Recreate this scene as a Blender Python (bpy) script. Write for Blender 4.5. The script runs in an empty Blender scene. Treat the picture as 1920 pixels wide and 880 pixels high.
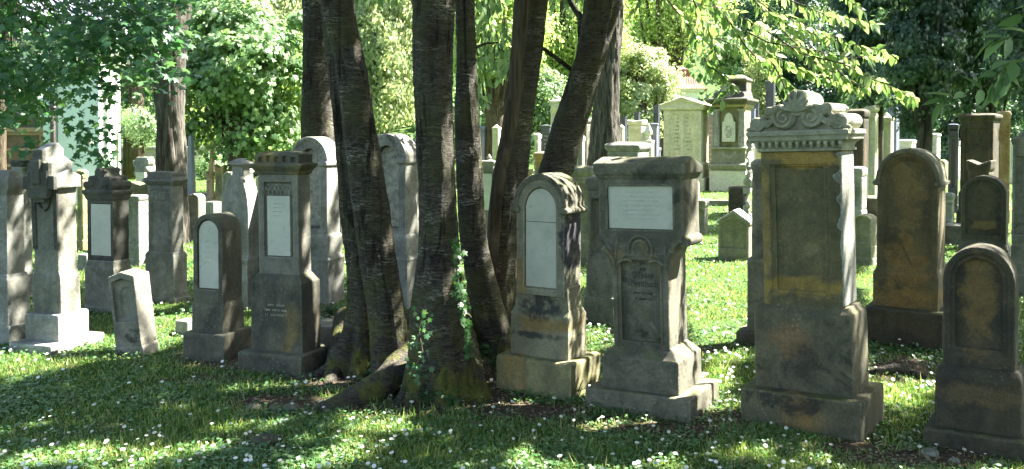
import bpy, bmesh, math, random
import numpy as np
from mathutils import Vector, Matrix
from mathutils.geometry import tessellate_polygon
R = math.radians
random.seed(7)
SC = bpy.context.scene
COL = SC.collection
# ------------------------------------------------------------------ camera, sky, sun, exposure
F, EYE, PITCH = 1700.0, 1.65, R(1.3)
SHIFT = 190.0 - F*math.tan(PITCH)
cam = bpy.data.objects.new('camera', bpy.data.cameras.new('camera')); COL.objects.link(cam)
cam.location = (0, 0, EYE); cam.rotation_euler = (R(90)-PITCH, 0, 0)
cam.data.sensor_width = 36; cam.data.lens = 36*F/1920; cam.data.shift_y = -SHIFT/1920
cam.data.clip_start = .05; cam.data.clip_end = 600
SC.camera = cam
SUN_EL = R(50); SUN_H = Vector((.92, .39)).normalized()
SUNV = Vector((SUN_H.x*math.cos(SUN_EL), SUN_H.y*math.cos(SUN_EL), math.sin(SUN_EL)))
W = bpy.data.worlds.new("World"); SC.world = W; W.use_nodes = True
nt = W.node_tree; bg = nt.nodes['Background']; sky = nt.nodes.new('ShaderNodeTexSky')
sky.sky_type = 'NISHITA'; sky.sun_disc = False; sky.sun_elevation = SUN_EL
sky.sun_rotation = math.atan2(SUN_H.x, SUN_H.y)
sky.air_density = 1.3; sky.dust_density = 2.5; sky.ozone_density = 1.0
nt.links.new(sky.outputs[0], bg.inputs[0]); bg.inputs[1].default_value = .05
sl = bpy.data.lights.new('sun', 'SUN'); sl.energy = 5.0; sl.angle = R(.55); sl.color = (1, .95, .86)
so = bpy.data.objects.new('sun', sl); COL.objects.link(so)
so.rotation_euler = SUNV.to_track_quat('Z', 'Y').to_euler()
SC.view_settings.view_transform = 'Standard'; SC.view_settings.look = 'None'
SC.view_settings.gamma = 1; SC.view_settings.exposure = 3.35
try: SC.view_settings.use_curve_mapping = False
except Exception: pass
SC.render.engine = 'CYCLES'
SC.cycles.max_bounces = 6; SC.cycles.diffuse_bounces = 3; SC.cycles.glossy_bounces = 2
SC.cycles.transmission_bounces = 3; SC.cycles.transparent_max_bounces = 4
SC.cycles.use_adaptive_sampling = True; SC.cycles.adaptive_threshold = .02
SC.cycles.use_denoising = True
SC.cycles.caustics_reflective = False; SC.cycles.caustics_refractive = False
SC.cycles.sample_clamp_indirect = 6
# ------------------------------------------------------------------ noise in numpy
def _h(i, j, k, s):
    n = (i*73856093) ^ (j*19349663) ^ (k*83492791) ^ (s*2654435)
    n = (n ^ (n >> 13)) * 1274126177
    n &= 0xffffffff
    return ((n ^ (n >> 16)) & 0xffff)/65535.0
def vn(x, y, z, s=1):
    x, y, z = [np.asarray(a, dtype=np.float64) for a in (x, y, z)]
    x, y, z = np.broadcast_arrays(x, y, z)
    xi, yi, zi = np.floor(x).astype(np.int64), np.floor(y).astype(np.int64), np.floor(z).astype(np.int64)
    fx, fy, fz = x-xi, y-yi, z-zi
    fx, fy, fz = fx*fx*(3-2*fx), fy*fy*(3-2*fy), fz*fz*(3-2*fz)
    r = 0
    for a in (0, 1):
        for b in (0, 1):
            for c in (0, 1):
                w = (fx if a else 1-fx)*(fy if b else 1-fy)*(fz if c else 1-fz)
                r = r + w*_h(xi+a, yi+b, zi+c, s)
    return r
def fbm(x, y, z, o=4, s=1):
    r, a, f, t = 0, .5, 1.0, 0
    for k in range(o):
        r = r + a*vn(np.asarray(x)*f, np.asarray(y)*f, np.asarray(z)*f, s+k*17); t += a; a *= .5; f *= 2.03
    return r/t
# ------------------------------------------------------------------ ground and projection
def gz(x, y):
    x = np.asarray(x, dtype=float); y = np.asarray(y, dtype=float)
    far = np.clip((y-14)/16, 0, 1)
    h = .03*(fbm(x*.35, y*.35, 0, 2, 5)-.5) + .12*far*far*(3-2*far)
    h = h + np.clip(y-48, 0, 60)*.28
    return h
CP, SP = math.cos(PITCH), math.sin(PITCH)
def ray(px, py):
    xc, yc = (px-960)/F, (440-SHIFT-py)/F
    return Vector((xc, CP+yc*SP, -SP+yc*CP))
def proj(P):
    x, y, z = P[0], P[1], P[2]-EYE
    zc = y*CP-z*SP; yc = y*SP+z*CP
    return 960+F*x/zc, 440-SHIFT-F*yc/zc
def gp(px, py):
    r = ray(px, py); t = -EYE/r.z
    for _ in range(12):
        p = Vector((0, 0, EYE))+r*t
        t += (float(gz(p.x, p.y))-p.z)/r.z
    p = Vector((0, 0, EYE))+r*t
    return p
def at(px, py, d):
    r = ray(px, py); t = d/r.y
    return Vector((0, 0, EYE))+r*t
def zat(y, d):
    r = (440-SHIFT-y)/F
    return EYE + d*(r*CP-SP)/(CP+r*SP)
# ------------------------------------------------------------------ materials
class G:
    def __init__(s, name):
        s.m = bpy.data.materials.new(name); s.m.use_nodes = True
        s.t = s.m.node_tree; s.t.nodes.clear(); s.out = s.t.nodes.new('ShaderNodeOutputMaterial')
    def n(s, typ, ins=None, **at):
        nd = s.t.nodes.new('ShaderNode'+typ)
        for k, v in at.items(): setattr(nd, k, v)
        for k, v in (ins or {}).items(): s.set(nd.inputs[k], v)
        return nd
    def set(s, inp, v):
        if isinstance(v, bpy.types.NodeSocket): s.t.links.new(v, inp)
        elif isinstance(v, (tuple, list)) and len(v) == 3 and inp.type == 'RGBA': inp.default_value = (*v, 1)
        else: inp.default_value = v
    def mix(s, f, a, b, bt='MIX'):
        nd = s.n('Mix', data_type='RGBA', blend_type=bt); s.set(nd.inputs[0], f); s.set(nd.inputs[6], a); s.set(nd.inputs[7], b)
        return nd.outputs[2]
    def math(s, op, a, b=0.0, c=None):
        nd = s.n('Math', operation=op); s.set(nd.inputs[0], a); s.set(nd.inputs[1], b)
        if c is not None: s.set(nd.inputs[2], c)
        return nd.outputs[0]
    def map(s, v, lo, hi, a=0.0, b=1.0):
        nd = s.n('MapRange'); s.set(nd.inputs[0], v)
        for i, q in enumerate((lo, hi, a, b)): s.set(nd.inputs[i+1], q)
        return nd.outputs[0]
    def noise(s, vec, scale, detail=4, rough=.55, dist=0.0):
        nd = s.n('TexNoise', {'Scale': scale, 'Detail': detail, 'Roughness': rough, 'Distortion': dist})
        if vec is not None: s.set(nd.inputs['Vector'], vec)
        return nd.outputs[0]
    def vec(s, sc=(1, 1, 1), off=True):
        tc = s.n('TexCoord')
        v = tc.outputs['Object']
        if off:
            oi = s.n('ObjectInfo'); va = s.n('VectorMath', operation='ADD'); s.set(va.inputs[0], v); s.set(va.inputs[1], oi.outputs['Location']); v = va.outputs[0]
        if sc != (1, 1, 1):
            mp = s.n('Mapping'); s.set(mp.inputs[0], v); mp.inputs['Scale'].default_value = sc; v = mp.outputs[0]
        return v
    def done(s, col, rough=.9, h=None, dist=.01, strength=1.0, spec=.25):
        b = s.n('BsdfPrincipled', {'Base Color': col, 'Roughness': rough, 'Specular IOR Level': spec})
        if h is not None:
            bp = s.n('Bump', {'Height': h, 'Distance': dist, 'Strength': strength}); s.set(b.inputs['Normal'], bp.outputs[0])
        s.t.links.new(b.outputs[0], s.out.inputs[0])
        return s.m
def stone_mat(name, base, alt, crust=(.035, .035, .03), ca=.35, och=None, oa=.4, moss=.3, mossc=(.10, .11, .035), grain=1.0, streak=.6, patches=()):
    g = G(name); v = g.vec(); c = g.mix(g.map(g.noise(v, 3.4, 8, .68, .6), .40, .60), base, alt)
    if och:
        f = g.map(g.noise(g.vec((1, 1, .7)), 2.0+oa, 6, .6, .8), .62-oa*.35, .74-oa*.35)
        c = g.mix(g.math('MULTIPLY', f, .85), c, och)
    vs = g.vec((9, 9, .9))
    st = g.map(g.noise(vs, 1.0, 4, .6), .5, .75)
    c = g.mix(g.math('MULTIPLY', st, streak), c, tuple(x*.45 for x in base))
    cr = g.map(g.noise(v, 3.1, 9, .68, .6), .74-ca*.36, .80-ca*.34)
    c = g.mix(g.math('MULTIPLY', cr, .85), c, crust)
    if patches:
        v0 = g.vec(off=False); s0 = g.n('SeparateXYZ', {0: v0}); pn = g.noise(v0, 9.0, 7, .65)
        for cx_, cz_, rx_, rz_, col_, k_ in patches:
            dx_ = g.math('MULTIPLY', g.math('ADD', s0.outputs[0], -cx_), 1/rx_); dz_ = g.math('MULTIPLY', g.math('ADD', s0.outputs[2], -cz_), 1/rz_)
            dd_ = g.math('ADD', g.math('ADD', g.math('MULTIPLY', dx_, dx_), g.math('MULTIPLY', dz_, dz_)), g.map(pn, .3, .7, -1.5, 1.5))
            c = g.mix(g.math('MULTIPLY', g.map(dd_, 1.7, .45), k_), c, col_)
    mt = g.noise(v, 13.0, 8, .75, .3)
    c = g.mix(.45, c, g.mix(g.map(mt, .35, .65), (.55, .55, .55), (1.4, 1.38, 1.3)), 'MULTIPLY')
    # pale lichen flecks
    vo = g.n('TexVoronoi', {'Vector': v, 'Scale': 30.0, 'Randomness': 1.0})
    sp = g.math('MULTIPLY', g.map(vo.outputs['Distance'], .30, .18), g.map(g.noise(v, 6.0, 3), .50, .62))
    c = g.mix(g.math('MULTIPLY', sp, .25), c, tuple(min(.6, x*1.7+.05) for x in base))
    if moss > 0:
        gn = g.n('NewGeometry'); sx = g.n('SeparateXYZ', {0: gn.outputs['True Normal']})
        up = g.map(sx.outputs[2], .35, .9)
        mf = g.math('MULTIPLY', up, g.map(g.noise(v, 9.0, 5, .65), .62-moss*.3, .72-moss*.2))
        c = g.mix(g.math('MULTIPLY', mf, .8), c, mossc)
    gr = g.noise(v, 90.0, 4, .7)
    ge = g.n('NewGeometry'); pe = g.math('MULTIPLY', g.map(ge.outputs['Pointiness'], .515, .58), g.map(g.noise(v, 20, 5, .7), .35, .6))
    c = g.mix(g.math('MULTIPLY', pe, .6), c, tuple(min(.6, x*1.9+.04) for x in base))  # convex edges painted paler, ledge highlights put into the stone colour
    c = g.mix(g.math('MULTIPLY', grain, .55), c, g.mix(g.map(gr, .25, .75), (.45, .45, .45), (1.5, 1.5, 1.5)), 'MULTIPLY')
    h = g.math('ADD', g.math('MULTIPLY', g.noise(v, 22.0, 8, .7), .8), g.math('MULTIPLY', gr, .35))
    h = g.math('ADD', h, g.math('MULTIPLY', cr, .25))
    return g.done(c, .92, h, .009, .6)
M = {}
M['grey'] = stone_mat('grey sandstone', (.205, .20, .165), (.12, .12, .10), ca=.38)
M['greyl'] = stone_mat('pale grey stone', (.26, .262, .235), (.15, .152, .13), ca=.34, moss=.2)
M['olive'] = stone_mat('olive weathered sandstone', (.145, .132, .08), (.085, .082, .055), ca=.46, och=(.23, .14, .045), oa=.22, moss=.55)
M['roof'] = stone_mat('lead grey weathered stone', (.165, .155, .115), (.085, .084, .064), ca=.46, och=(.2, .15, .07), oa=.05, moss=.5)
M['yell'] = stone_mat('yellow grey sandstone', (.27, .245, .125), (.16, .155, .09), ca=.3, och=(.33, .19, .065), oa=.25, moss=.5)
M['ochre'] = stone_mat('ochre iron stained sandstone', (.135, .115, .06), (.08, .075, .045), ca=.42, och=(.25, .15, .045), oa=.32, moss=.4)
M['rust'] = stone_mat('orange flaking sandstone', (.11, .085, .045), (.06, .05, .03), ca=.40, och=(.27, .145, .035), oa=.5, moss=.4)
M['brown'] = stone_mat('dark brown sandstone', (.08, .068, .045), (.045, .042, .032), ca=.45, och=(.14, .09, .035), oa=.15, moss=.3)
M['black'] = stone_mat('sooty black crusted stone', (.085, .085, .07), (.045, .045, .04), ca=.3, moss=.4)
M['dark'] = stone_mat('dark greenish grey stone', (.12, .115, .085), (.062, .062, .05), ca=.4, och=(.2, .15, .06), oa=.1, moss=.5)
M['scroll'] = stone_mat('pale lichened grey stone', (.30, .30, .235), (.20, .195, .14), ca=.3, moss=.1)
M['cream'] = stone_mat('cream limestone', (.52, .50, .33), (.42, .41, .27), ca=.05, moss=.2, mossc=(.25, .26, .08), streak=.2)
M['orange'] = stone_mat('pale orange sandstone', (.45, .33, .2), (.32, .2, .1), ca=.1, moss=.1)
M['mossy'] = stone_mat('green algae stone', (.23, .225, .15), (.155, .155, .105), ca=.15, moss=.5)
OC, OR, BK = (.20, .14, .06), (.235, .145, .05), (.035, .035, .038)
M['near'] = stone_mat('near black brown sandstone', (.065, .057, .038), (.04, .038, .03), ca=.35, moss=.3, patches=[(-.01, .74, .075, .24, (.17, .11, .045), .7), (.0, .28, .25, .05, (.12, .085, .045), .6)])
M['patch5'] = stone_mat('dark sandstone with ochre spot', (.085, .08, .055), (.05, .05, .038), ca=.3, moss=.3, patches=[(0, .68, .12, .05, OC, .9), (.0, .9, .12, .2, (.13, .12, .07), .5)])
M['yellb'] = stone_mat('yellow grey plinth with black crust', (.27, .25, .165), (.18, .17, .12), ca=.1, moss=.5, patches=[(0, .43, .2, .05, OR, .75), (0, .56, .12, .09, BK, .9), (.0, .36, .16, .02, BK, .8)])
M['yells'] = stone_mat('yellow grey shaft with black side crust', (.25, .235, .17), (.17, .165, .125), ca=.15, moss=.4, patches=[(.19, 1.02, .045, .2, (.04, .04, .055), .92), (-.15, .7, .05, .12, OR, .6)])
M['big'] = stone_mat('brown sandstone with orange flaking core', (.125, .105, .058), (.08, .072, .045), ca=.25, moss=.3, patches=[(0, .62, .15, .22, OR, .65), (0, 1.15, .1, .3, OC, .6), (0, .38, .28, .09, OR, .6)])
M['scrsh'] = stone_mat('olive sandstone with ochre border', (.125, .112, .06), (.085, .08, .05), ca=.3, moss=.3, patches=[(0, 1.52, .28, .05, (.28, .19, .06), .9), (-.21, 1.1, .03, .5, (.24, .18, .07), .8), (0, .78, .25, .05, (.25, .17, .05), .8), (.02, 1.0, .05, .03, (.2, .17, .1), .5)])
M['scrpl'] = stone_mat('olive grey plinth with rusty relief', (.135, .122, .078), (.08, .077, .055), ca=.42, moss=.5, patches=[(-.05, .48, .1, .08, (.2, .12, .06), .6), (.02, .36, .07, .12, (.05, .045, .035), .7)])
def simple(name, c1, c2, sc=20, rough=.6, bump=.2, spec=.4):
    g = G(name); v = g.vec(); n = g.noise(v, sc, 5)
    return g.done(g.mix(g.map(n, .3, .7), c1, c2), rough, n, .003, bump, spec)
g = G('white marble inset'); v = g.vec()
c = g.mix(g.map(g.noise(v, 5, 6, .6), .3, .75), (.50, .50, .43), (.36, .37, .315))
c = g.mix(g.math('MULTIPLY', g.map(g.noise(v, 16, 7, .7), .56, .70), .55), c, (.22, .24, .2))
M['marble'] = g.done(c, .55, g.noise(v, 40, 3), .002, .3, .4)
M['blackgran'] = simple('polished dark granite', (.03, .033, .042), (.045, .048, .06), 60, .18, .05, .8)
M['bluegran'] = simple('blue grey granite', (.22, .25, .36), (.28, .31, .42), 60, .35, .05, .5)
M['letter'] = simple('dark engraved letters', (.04, .042, .035), (.07, .07, .055), 30, .9)
M['letterg'] = simple('worn gilded letters', (.4, .38, .3), (.3, .3, .27), 30, .7)
M['letterw'] = simple('faint grey letters', (.40, .44, .41), (.50, .54, .5), 30, .7)
M['wood'] = simple('brown door wood', (.16, .10, .06), (.11, .065, .04), 8, .6)
M['woodl'] = simple('ochre painted frame', (.33, .24, .14), (.27, .19, .11), 8, .6)
M['glass'] = simple('dark window glass', (.02, .03, .03), (.03, .04, .04), 3, .1, 0, .8)
M['metal'] = simple('brown painted downpipe', (.07, .05, .05), (.1, .08, .08), 8, .5)
M['mint'] = simple('pale mint plaster', (.62, .74, .66), (.55, .68, .60), 1.2, .9, .1)
M['white'] = simple('white plaster', (.8, .8, .76), (.74, .75, .72), 1.2, .9, .1)
M['slate'] = simple('grey slate roof', (.30, .32, .42), (.22, .24, .32), 9, .6, .4)
g = G('red tile roof'); v = g.vec(); br = g.n('TexWave', {'Vector': v, 'Scale': 5.0, 'Distortion': 4.0}); 
M['tile'] = g.done(g.mix(g.noise(v, 6, 4), (.26, .07, .04), (.42, .22, .16)), .8, br.outputs[1], .03)
# bark
def cherry_bark():
    g = G('cherry bark with pale lenticel bands'); tc = g.n('TexCoord'); v0 = tc.outputs['Object']
    def vv(sc):
        mp = g.n('Mapping'); g.set(mp.inputs[0], v0); mp.inputs['Scale'].default_value = sc; return mp.outputs[0]
    big = g.noise(v0, 2.2, 5, .6)
    band = g.noise(vv((12, 12, 66)), 1.0, 7, .72, 1.3)
    fine = g.noise(vv((42, 42, 150)), 1.0, 4, .7, .8)
    fis = g.noise(vv((13, 13, 1.6)), 1.0, 5, .65, 1.0)
    knot = g.noise(vv((5, 5, 7)), 1.0, 6, .7, .6)
    lum = g.math('ADD', g.math('MULTIPLY', band, .65), g.math('MULTIPLY', fine, .35))
    c = g.mix(g.map(lum, .42, .60), (.02, .017, .014), (.10, .09, .074))
    c = g.mix(g.map(knot, .54, .66), c, (.04, .03, .02)); fm_ = g.math('MULTIPLY', g.map(fis, .57, .64), g.map(big, .45, .55))
    patch = g.map(g.noise(vv((3, 3, 5)), 1.0, 6, .65, .4), .50, .66)
    pale = g.math('MULTIPLY', g.map(lum, .51, .58), patch)
    c = g.mix(pale, c, (.36, .34, .29))
    c = g.mix(g.map(big, .6, .7), c, (.035, .03, .02))
    sz = g.n('SeparateXYZ', {0: v0})
    green = g.math('MULTIPLY', g.map(g.noise(v0, 3.3, 6, .6), .46, .62), .45)
    c = g.mix(green, c, (.07, .075, .025))
    c = g.mix(g.math('MULTIPLY', fm_, .85), c, (.012, .010, .008))
    low = g.map(sz.outputs[2], .75, .15)
    ms = g.math('MULTIPLY', low, g.map(g.noise(v0, 5.0, 7, .7), .45, .58))
    c = g.mix(g.math('MULTIPLY', ms, .85), c, g.mix(g.noise(v0, 40, 3), (.05, .055, .012), (.16, .17, .03)))
    h = g.math('ADD', g.math('ADD', lum, g.math('MULTIPLY', g.noise(v0, 60, 4, .7), .3)), g.math('MULTIPLY', knot, .8))
    h = g.math('SUBTRACT', h, g.math('MULTIPLY', fm_, 1.2))
    return g.done(c, .85, h, .022, 1.0, .2)
M['cherry'] = cherry_bark()
def ridge_bark(name, a, b):
    g = G(name); tc = g.n('TexCoord'); mp = g.n('Mapping'); g.set(mp.inputs[0], tc.outputs['Object']); mp.inputs['Scale'].default_value = (16, 16, 1.6)
    n = g.noise(mp.outputs[0], 1.0, 7, .65, 1.2)
    n2 = g.noise(tc.outputs['Object'], 3.0, 5)
    c = g.mix(g.map(n, .38, .62), a, b); c = g.mix(g.map(n2, .5, .7, 0, .5), c, tuple(x*.5 for x in a))
    return g.done(c, .95, n, .05, 1.0, .1)
M['rope'] = ridge_bark('ropey grey brown bark', (.028, .026, .022), (.135, .125, .105))
M['bark'] = ridge_bark('dull tree bark', (.05, .04, .028), (.14, .115, .08))
def leaf_mat(name, cols, trans=.45, gloss=.35, tcol=1.6):
    g = G(name); gn = g.n('NewGeometry'); rp = g.n('ValToRGB'); g.set(rp.inputs[0], gn.outputs['Random Per Island'])
    el = rp.color_ramp.elements
    while len(el) < len(cols): el.new(.5)
    for i, c in enumerate(cols): el[i].position = i/(len(cols)-1); el[i].color = (*c, 1)
    c = rp.outputs[0]
    d = g.n('BsdfPrincipled', {'Base Color': c, 'Roughness': .42, 'Specular IOR Level': gloss})
    tc = g.mix(1.0, c, (tcol*1.08, tcol*1.0, tcol*.7), 'MULTIPLY')
    t = g.n('BsdfTranslucent', {'Color': tc})
    mx = g.n('MixShader', {0: trans}); g.set(mx.inputs[1], d.outputs[0]); g.set(mx.inputs[2], t.outputs[0])
    g.t.links.new(mx.outputs[0], g.out.inputs[0]); return g.m
M['lf_maple'] = leaf_mat('maple leaves', [(.025, .085, .035), (.05, .14, .05), (.09, .19, .07)], .4, .7)
M['lf_cherry'] = leaf_mat('cherry leaves', [(.08, .17, .05), (.14, .24, .08), (.24, .33, .15)], .5, .7, 1.7)
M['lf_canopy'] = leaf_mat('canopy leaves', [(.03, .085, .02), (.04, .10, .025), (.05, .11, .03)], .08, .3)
M['lf_lime'] = leaf_mat('light green leaves', [(.15, .24, .06), (.23, .34, .10), (.34, .44, .18)], .5, .4, 1.7)
M['lf_pale'] = leaf_mat('pale grey green sprays', [(.21, .28, .14), (.30, .38, .20), (.42, .48, .30)], .45, .4, 1.5)
M['lf_mid'] = leaf_mat('mid green leaves', [(.07, .15, .06), (.14, .24, .10), (.25, .36, .19)], .4, .4, 1.6)
M['lf_thuja'] = leaf_mat('dark conifer sprays', [(.02, .06, .03), (.045, .11, .055), (.12, .2, .12)], .35, .7, 1.5)
M['lf_dark'] = leaf_mat('dark green leaves', [(.01, .04, .018), (.02, .06, .025), (.03, .075, .03)], .3, .4, 1.2)
M['lf_ivy'] = leaf_mat('ivy leaves', [(.02, .07, .02), (.04, .11, .03), (.07, .14, .05)], .3, .4, 1.4)
M['grass'] = leaf_mat('grass blades', [(.04, .115, .02), (.085, .18, .035), (.19, .27, .08), (.34, .33, .18)], .4, .3, 1.6)
M['clover'] = leaf_mat('small lawn leaves', [(.04, .13, .035), (.08, .18, .055), (.15, .25, .10)], .3, .6, 1.4)
M['petal'] = leaf_mat('white petals', [(.75, .75, .72), (.85, .85, .82)], .25, .2, .9)
M['yolk'] = simple('yellow flower centre', (.7, .45, .03), (.6, .4, .03), 30, .8)
M['drylf'] = leaf_mat('dry fallen leaves', [(.10, .065, .035), (.19, .13, .08), (.34, .27, .19)], .2, .2, 1)
# ground
g = G('lawn soil'); gv = g.n('TexCoord').outputs['Object']
n1 = g.noise(gv, .9, 7, .62, .5); n2 = g.noise(gv, 30, 5, .7); n3 = g.noise(gv, 8, 5, .6)
soil = g.mix(g.map(n2, .3, .7), (.04, .03, .02), (.13, .10, .068))
gras = g.mix(g.map(n2, .3, .7), (.028, .06, .014), (.07, .12, .03))
vc = g.n('VertexColor'); vc.layer_name = 'soil'
sx = g.n('SeparateColor', {0: vc.outputs[0]})
f = g.map(g.math('ADD', g.math('MULTIPLY', g.math('ADD', n3, n1), .35), sx.outputs[0]), .55, .85)
M['ground'] = g.done(g.mix(f, gras, soil), .95, n2, .02, 1.0, .1)
g = G('rubble stone wall'); v = g.vec((1, 1, 1.6)); vo = g.n('TexVoronoi', {'Vector': v, 'Scale': 3.4}); vd = g.n('TexVoronoi', {'Vector': v, 'Scale': 3.4}, feature='DISTANCE_TO_EDGE')
bw_ = g.n('RGBToBW', {0: vo.outputs['Color']}); c = g.mix(bw_.outputs[0], (.52, .46, .36), (.33, .31, .27))
c = g.mix(g.map(vd.outputs['Distance'], .02, .06), (.3, .29, .26), c)
M['rubble'] = g.done(c, .95, vd.outputs['Distance'], .04)
g = G('dark old brick'); v = g.vec(); mp = g.n('Mapping'); g.set(mp.inputs[0], v); mp.inputs['Rotation'].default_value = (R(90), 0, 0)
bk_ = g.n('TexBrick', {'Vector': mp.outputs[0], 'Color1': (.06, .04, .032, 1), 'Color2': (.085, .06, .05, 1), 'Mortar': (.05, .048, .042, 1), 'Scale': 3.0}); M['brick'] = g.done(g.mix(.4, bk_.outputs[0], g.noise(v, 2, 5), 'MULTIPLY'), .95)
# ------------------------------------------------------------------ object helpers
def tag(o, label=None, cat=None, group=None, kind=None):
    for k, v in (('label', label), ('category', cat), ('group', group), ('kind', kind)):
        if v: o[k] = v
    return o
def empty(name, loc, rz=0.0, tilt=(0, 0)):
    o = bpy.data.objects.new(name, None); COL.objects.link(o); o.empty_display_size = .1
    o.location = loc; o.rotation_euler = (tilt[0], tilt[1], rz); return o
TEX = {}
def ctex(sc):
    if sc not in TEX:
        t = bpy.data.textures.new('clouds', 'CLOUDS'); t.noise_scale = sc; t.noise_depth = 3; TEX[sc] = t
    return TEX[sc]
def fin(bm, name, mat, parent=None, vox=None, amp=1.0, label=None, smooth=None):
    bmesh.ops.recalc_face_normals(bm, faces=bm.faces)
    me = bpy.data.meshes.new(name); bm.to_mesh(me); bm.free()
    o = bpy.data.objects.new(name, me); COL.objects.link(o)
    for m in (mat if isinstance(mat, (list, tuple)) else [mat]): me.materials.append(m)
    if vox:
        md = o.modifiers.new('r', 'REMESH'); md.mode = 'VOXEL'; md.voxel_size = vox; md.use_smooth_shade = True
        for sc, st in ((.16, .005), (.03, .0028)):
            d = o.modifiers.new('d', 'DISPLACE'); d.texture = ctex(sc); d.strength = st*amp; d.mid_level = .5; d.texture_coords = 'LOCAL'
        dg = bpy.context.evaluated_depsgraph_get(); dg.update()
        nm = bpy.data.meshes.new_from_object(o.evaluated_get(dg)); o.modifiers.clear()
        old = o.data; o.data = nm; bpy.data.meshes.remove(old); nm.name = name
        if not nm.materials: nm.materials.append(mat)
        nm.set_sharp_from_angle(angle=R(28))
    if smooth:
        o.data.polygons.foreach_set('use_smooth', [True]*len(o.data.polygons))
    if parent is not None: o.parent = parent
    if label: o['label'] = label
    return o
def nb(): return bmesh.new()
def loft(bm, rings, cx=0, cy=0):
    """stack of rectangles (half width, half depth, z)"""
    vs = [[bm.verts.new((cx+a*w, cy+b*d, z)) for a, b in ((-1, -1), (1, -1), (1, 1), (-1, 1))] for w, d, z in rings]
    for p, q in zip(vs, vs[1:]):
        for i in range(4): bm.faces.new((p[i], p[(i+1) % 4], q[(i+1) % 4], q[i]))
    bm.faces.new(vs[0][::-1]); bm.faces.new(vs[-1])
def box(bm, x0, x1, y0, y1, z0, z1):
    loft(bm, [((x1-x0)/2, (y1-y0)/2, z0), ((x1-x0)/2, (y1-y0)/2, z1)], (x0+x1)/2, (y0+y1)/2)
def prism(bm, pts, y0, y1, holes=(), ax='y'):
    loops = [list(pts)]+[list(h) for h in holes]
    def V(a, z, y): return (a, y, z) if ax == 'y' else (y, a, z)
    tri = tessellate_polygon([[Vector((a, z, 0)) for a, z in lp] for lp in loops])
    fl = [p for lp in loops for p in lp]
    A = [bm.verts.new(V(a, z, y0)) for a, z in fl]; B = [bm.verts.new(V(a, z, y1)) for a, z in fl]
    for t in tri:
        try: bm.faces.new([A[i] for i in t]); bm.faces.new([B[i] for i in reversed(t)])
        except ValueError: pass
    k = 0
    for lp in loops:
        n = len(lp)
        for i in range(n):
            a, b = k+i, k+(i+1) % n
            bm.faces.new((A[a], A[b], B[b], B[a]))
        k += n
def tube(bm, pts, rad, n=8, cap=True):
    pts = [Vector(p) for p in pts]; rs = rad if isinstance(rad, (list, tuple)) else [rad]*len(pts)
    prev = None; up = Vector((0, 0, 1)); rings = []
    for i, p in enumerate(pts):
        t = (pts[min(i+1, len(pts)-1)]-pts[max(i-1, 0)])
        if t.length < 1e-9: t = Vector((0, 0, 1))
        t.normalize()
        if prev is None:
            a = t.cross(up); a = a if a.length > .05 else t.cross(Vector((1, 0, 0)))
        else: a = prev - t*prev.dot(t)
        a.normalize(); b = t.cross(a); prev = a
        rings.append([bm.verts.new(p+(a*math.cos(q)+b*math.sin(q))*rs[i]) for q in [2*math.pi*k/n for k in range(n)]])
    for p, q in zip(rings, rings[1:]):
        for i in range(n): bm.faces.new((p[i], p[(i+1) % n], q[(i+1) % n], q[i]))
    if cap: bm.faces.new(rings[0][::-1]); bm.faces.new(rings[-1])
def arc(cx, cz, rx, rz, a0, a1, n=20):
    return [(cx+rx*math.cos(R(a0+(a1-a0)*i/n)), cz+rz*math.sin(R(a0+(a1-a0)*i/n))) for i in range(n+1)]
def arch(hw, z0, zs, rz=None, cx=0, n=20):
    return [(cx-hw, z0), (cx+hw, z0)] + arc(cx, zs, hw, rz or hw, 0, 180, n)
def gothic(hw, z0, zs, zt, cx=0, n=10):
    r = [(cx-hw, z0), (cx+hw, z0)]
    for i in range(n+1):
        t = i/n; r.append((cx+hw*math.cos(t*math.pi/2)**.75 if t < 1 else cx, zs+(zt-zs)*math.sin(t*math.pi/2)**1.0))
    for i in range(n-1, -1, -1):
        t = i/n; r.append((cx-hw*math.cos(t*math.pi/2)**.75, zs+(zt-zs)*math.sin(t*math.pi/2)))
    return r
def rect(x0, x1, z0, z1): return [(x0, z0), (x1, z0), (x1, z1), (x0, z1)]
def spiral(cx, cz, r0, r1, turns, a0, sgn=1, n=40):
    return [(cx+(r0+(r1-r0)*i/n)*math.cos(a0+sgn*2*math.pi*turns*i/n), cz+(r0+(r1-r0)*i/n)*math.sin(a0+sgn*2*math.pi*turns*i/n)) for i in range(n+1)]
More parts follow.
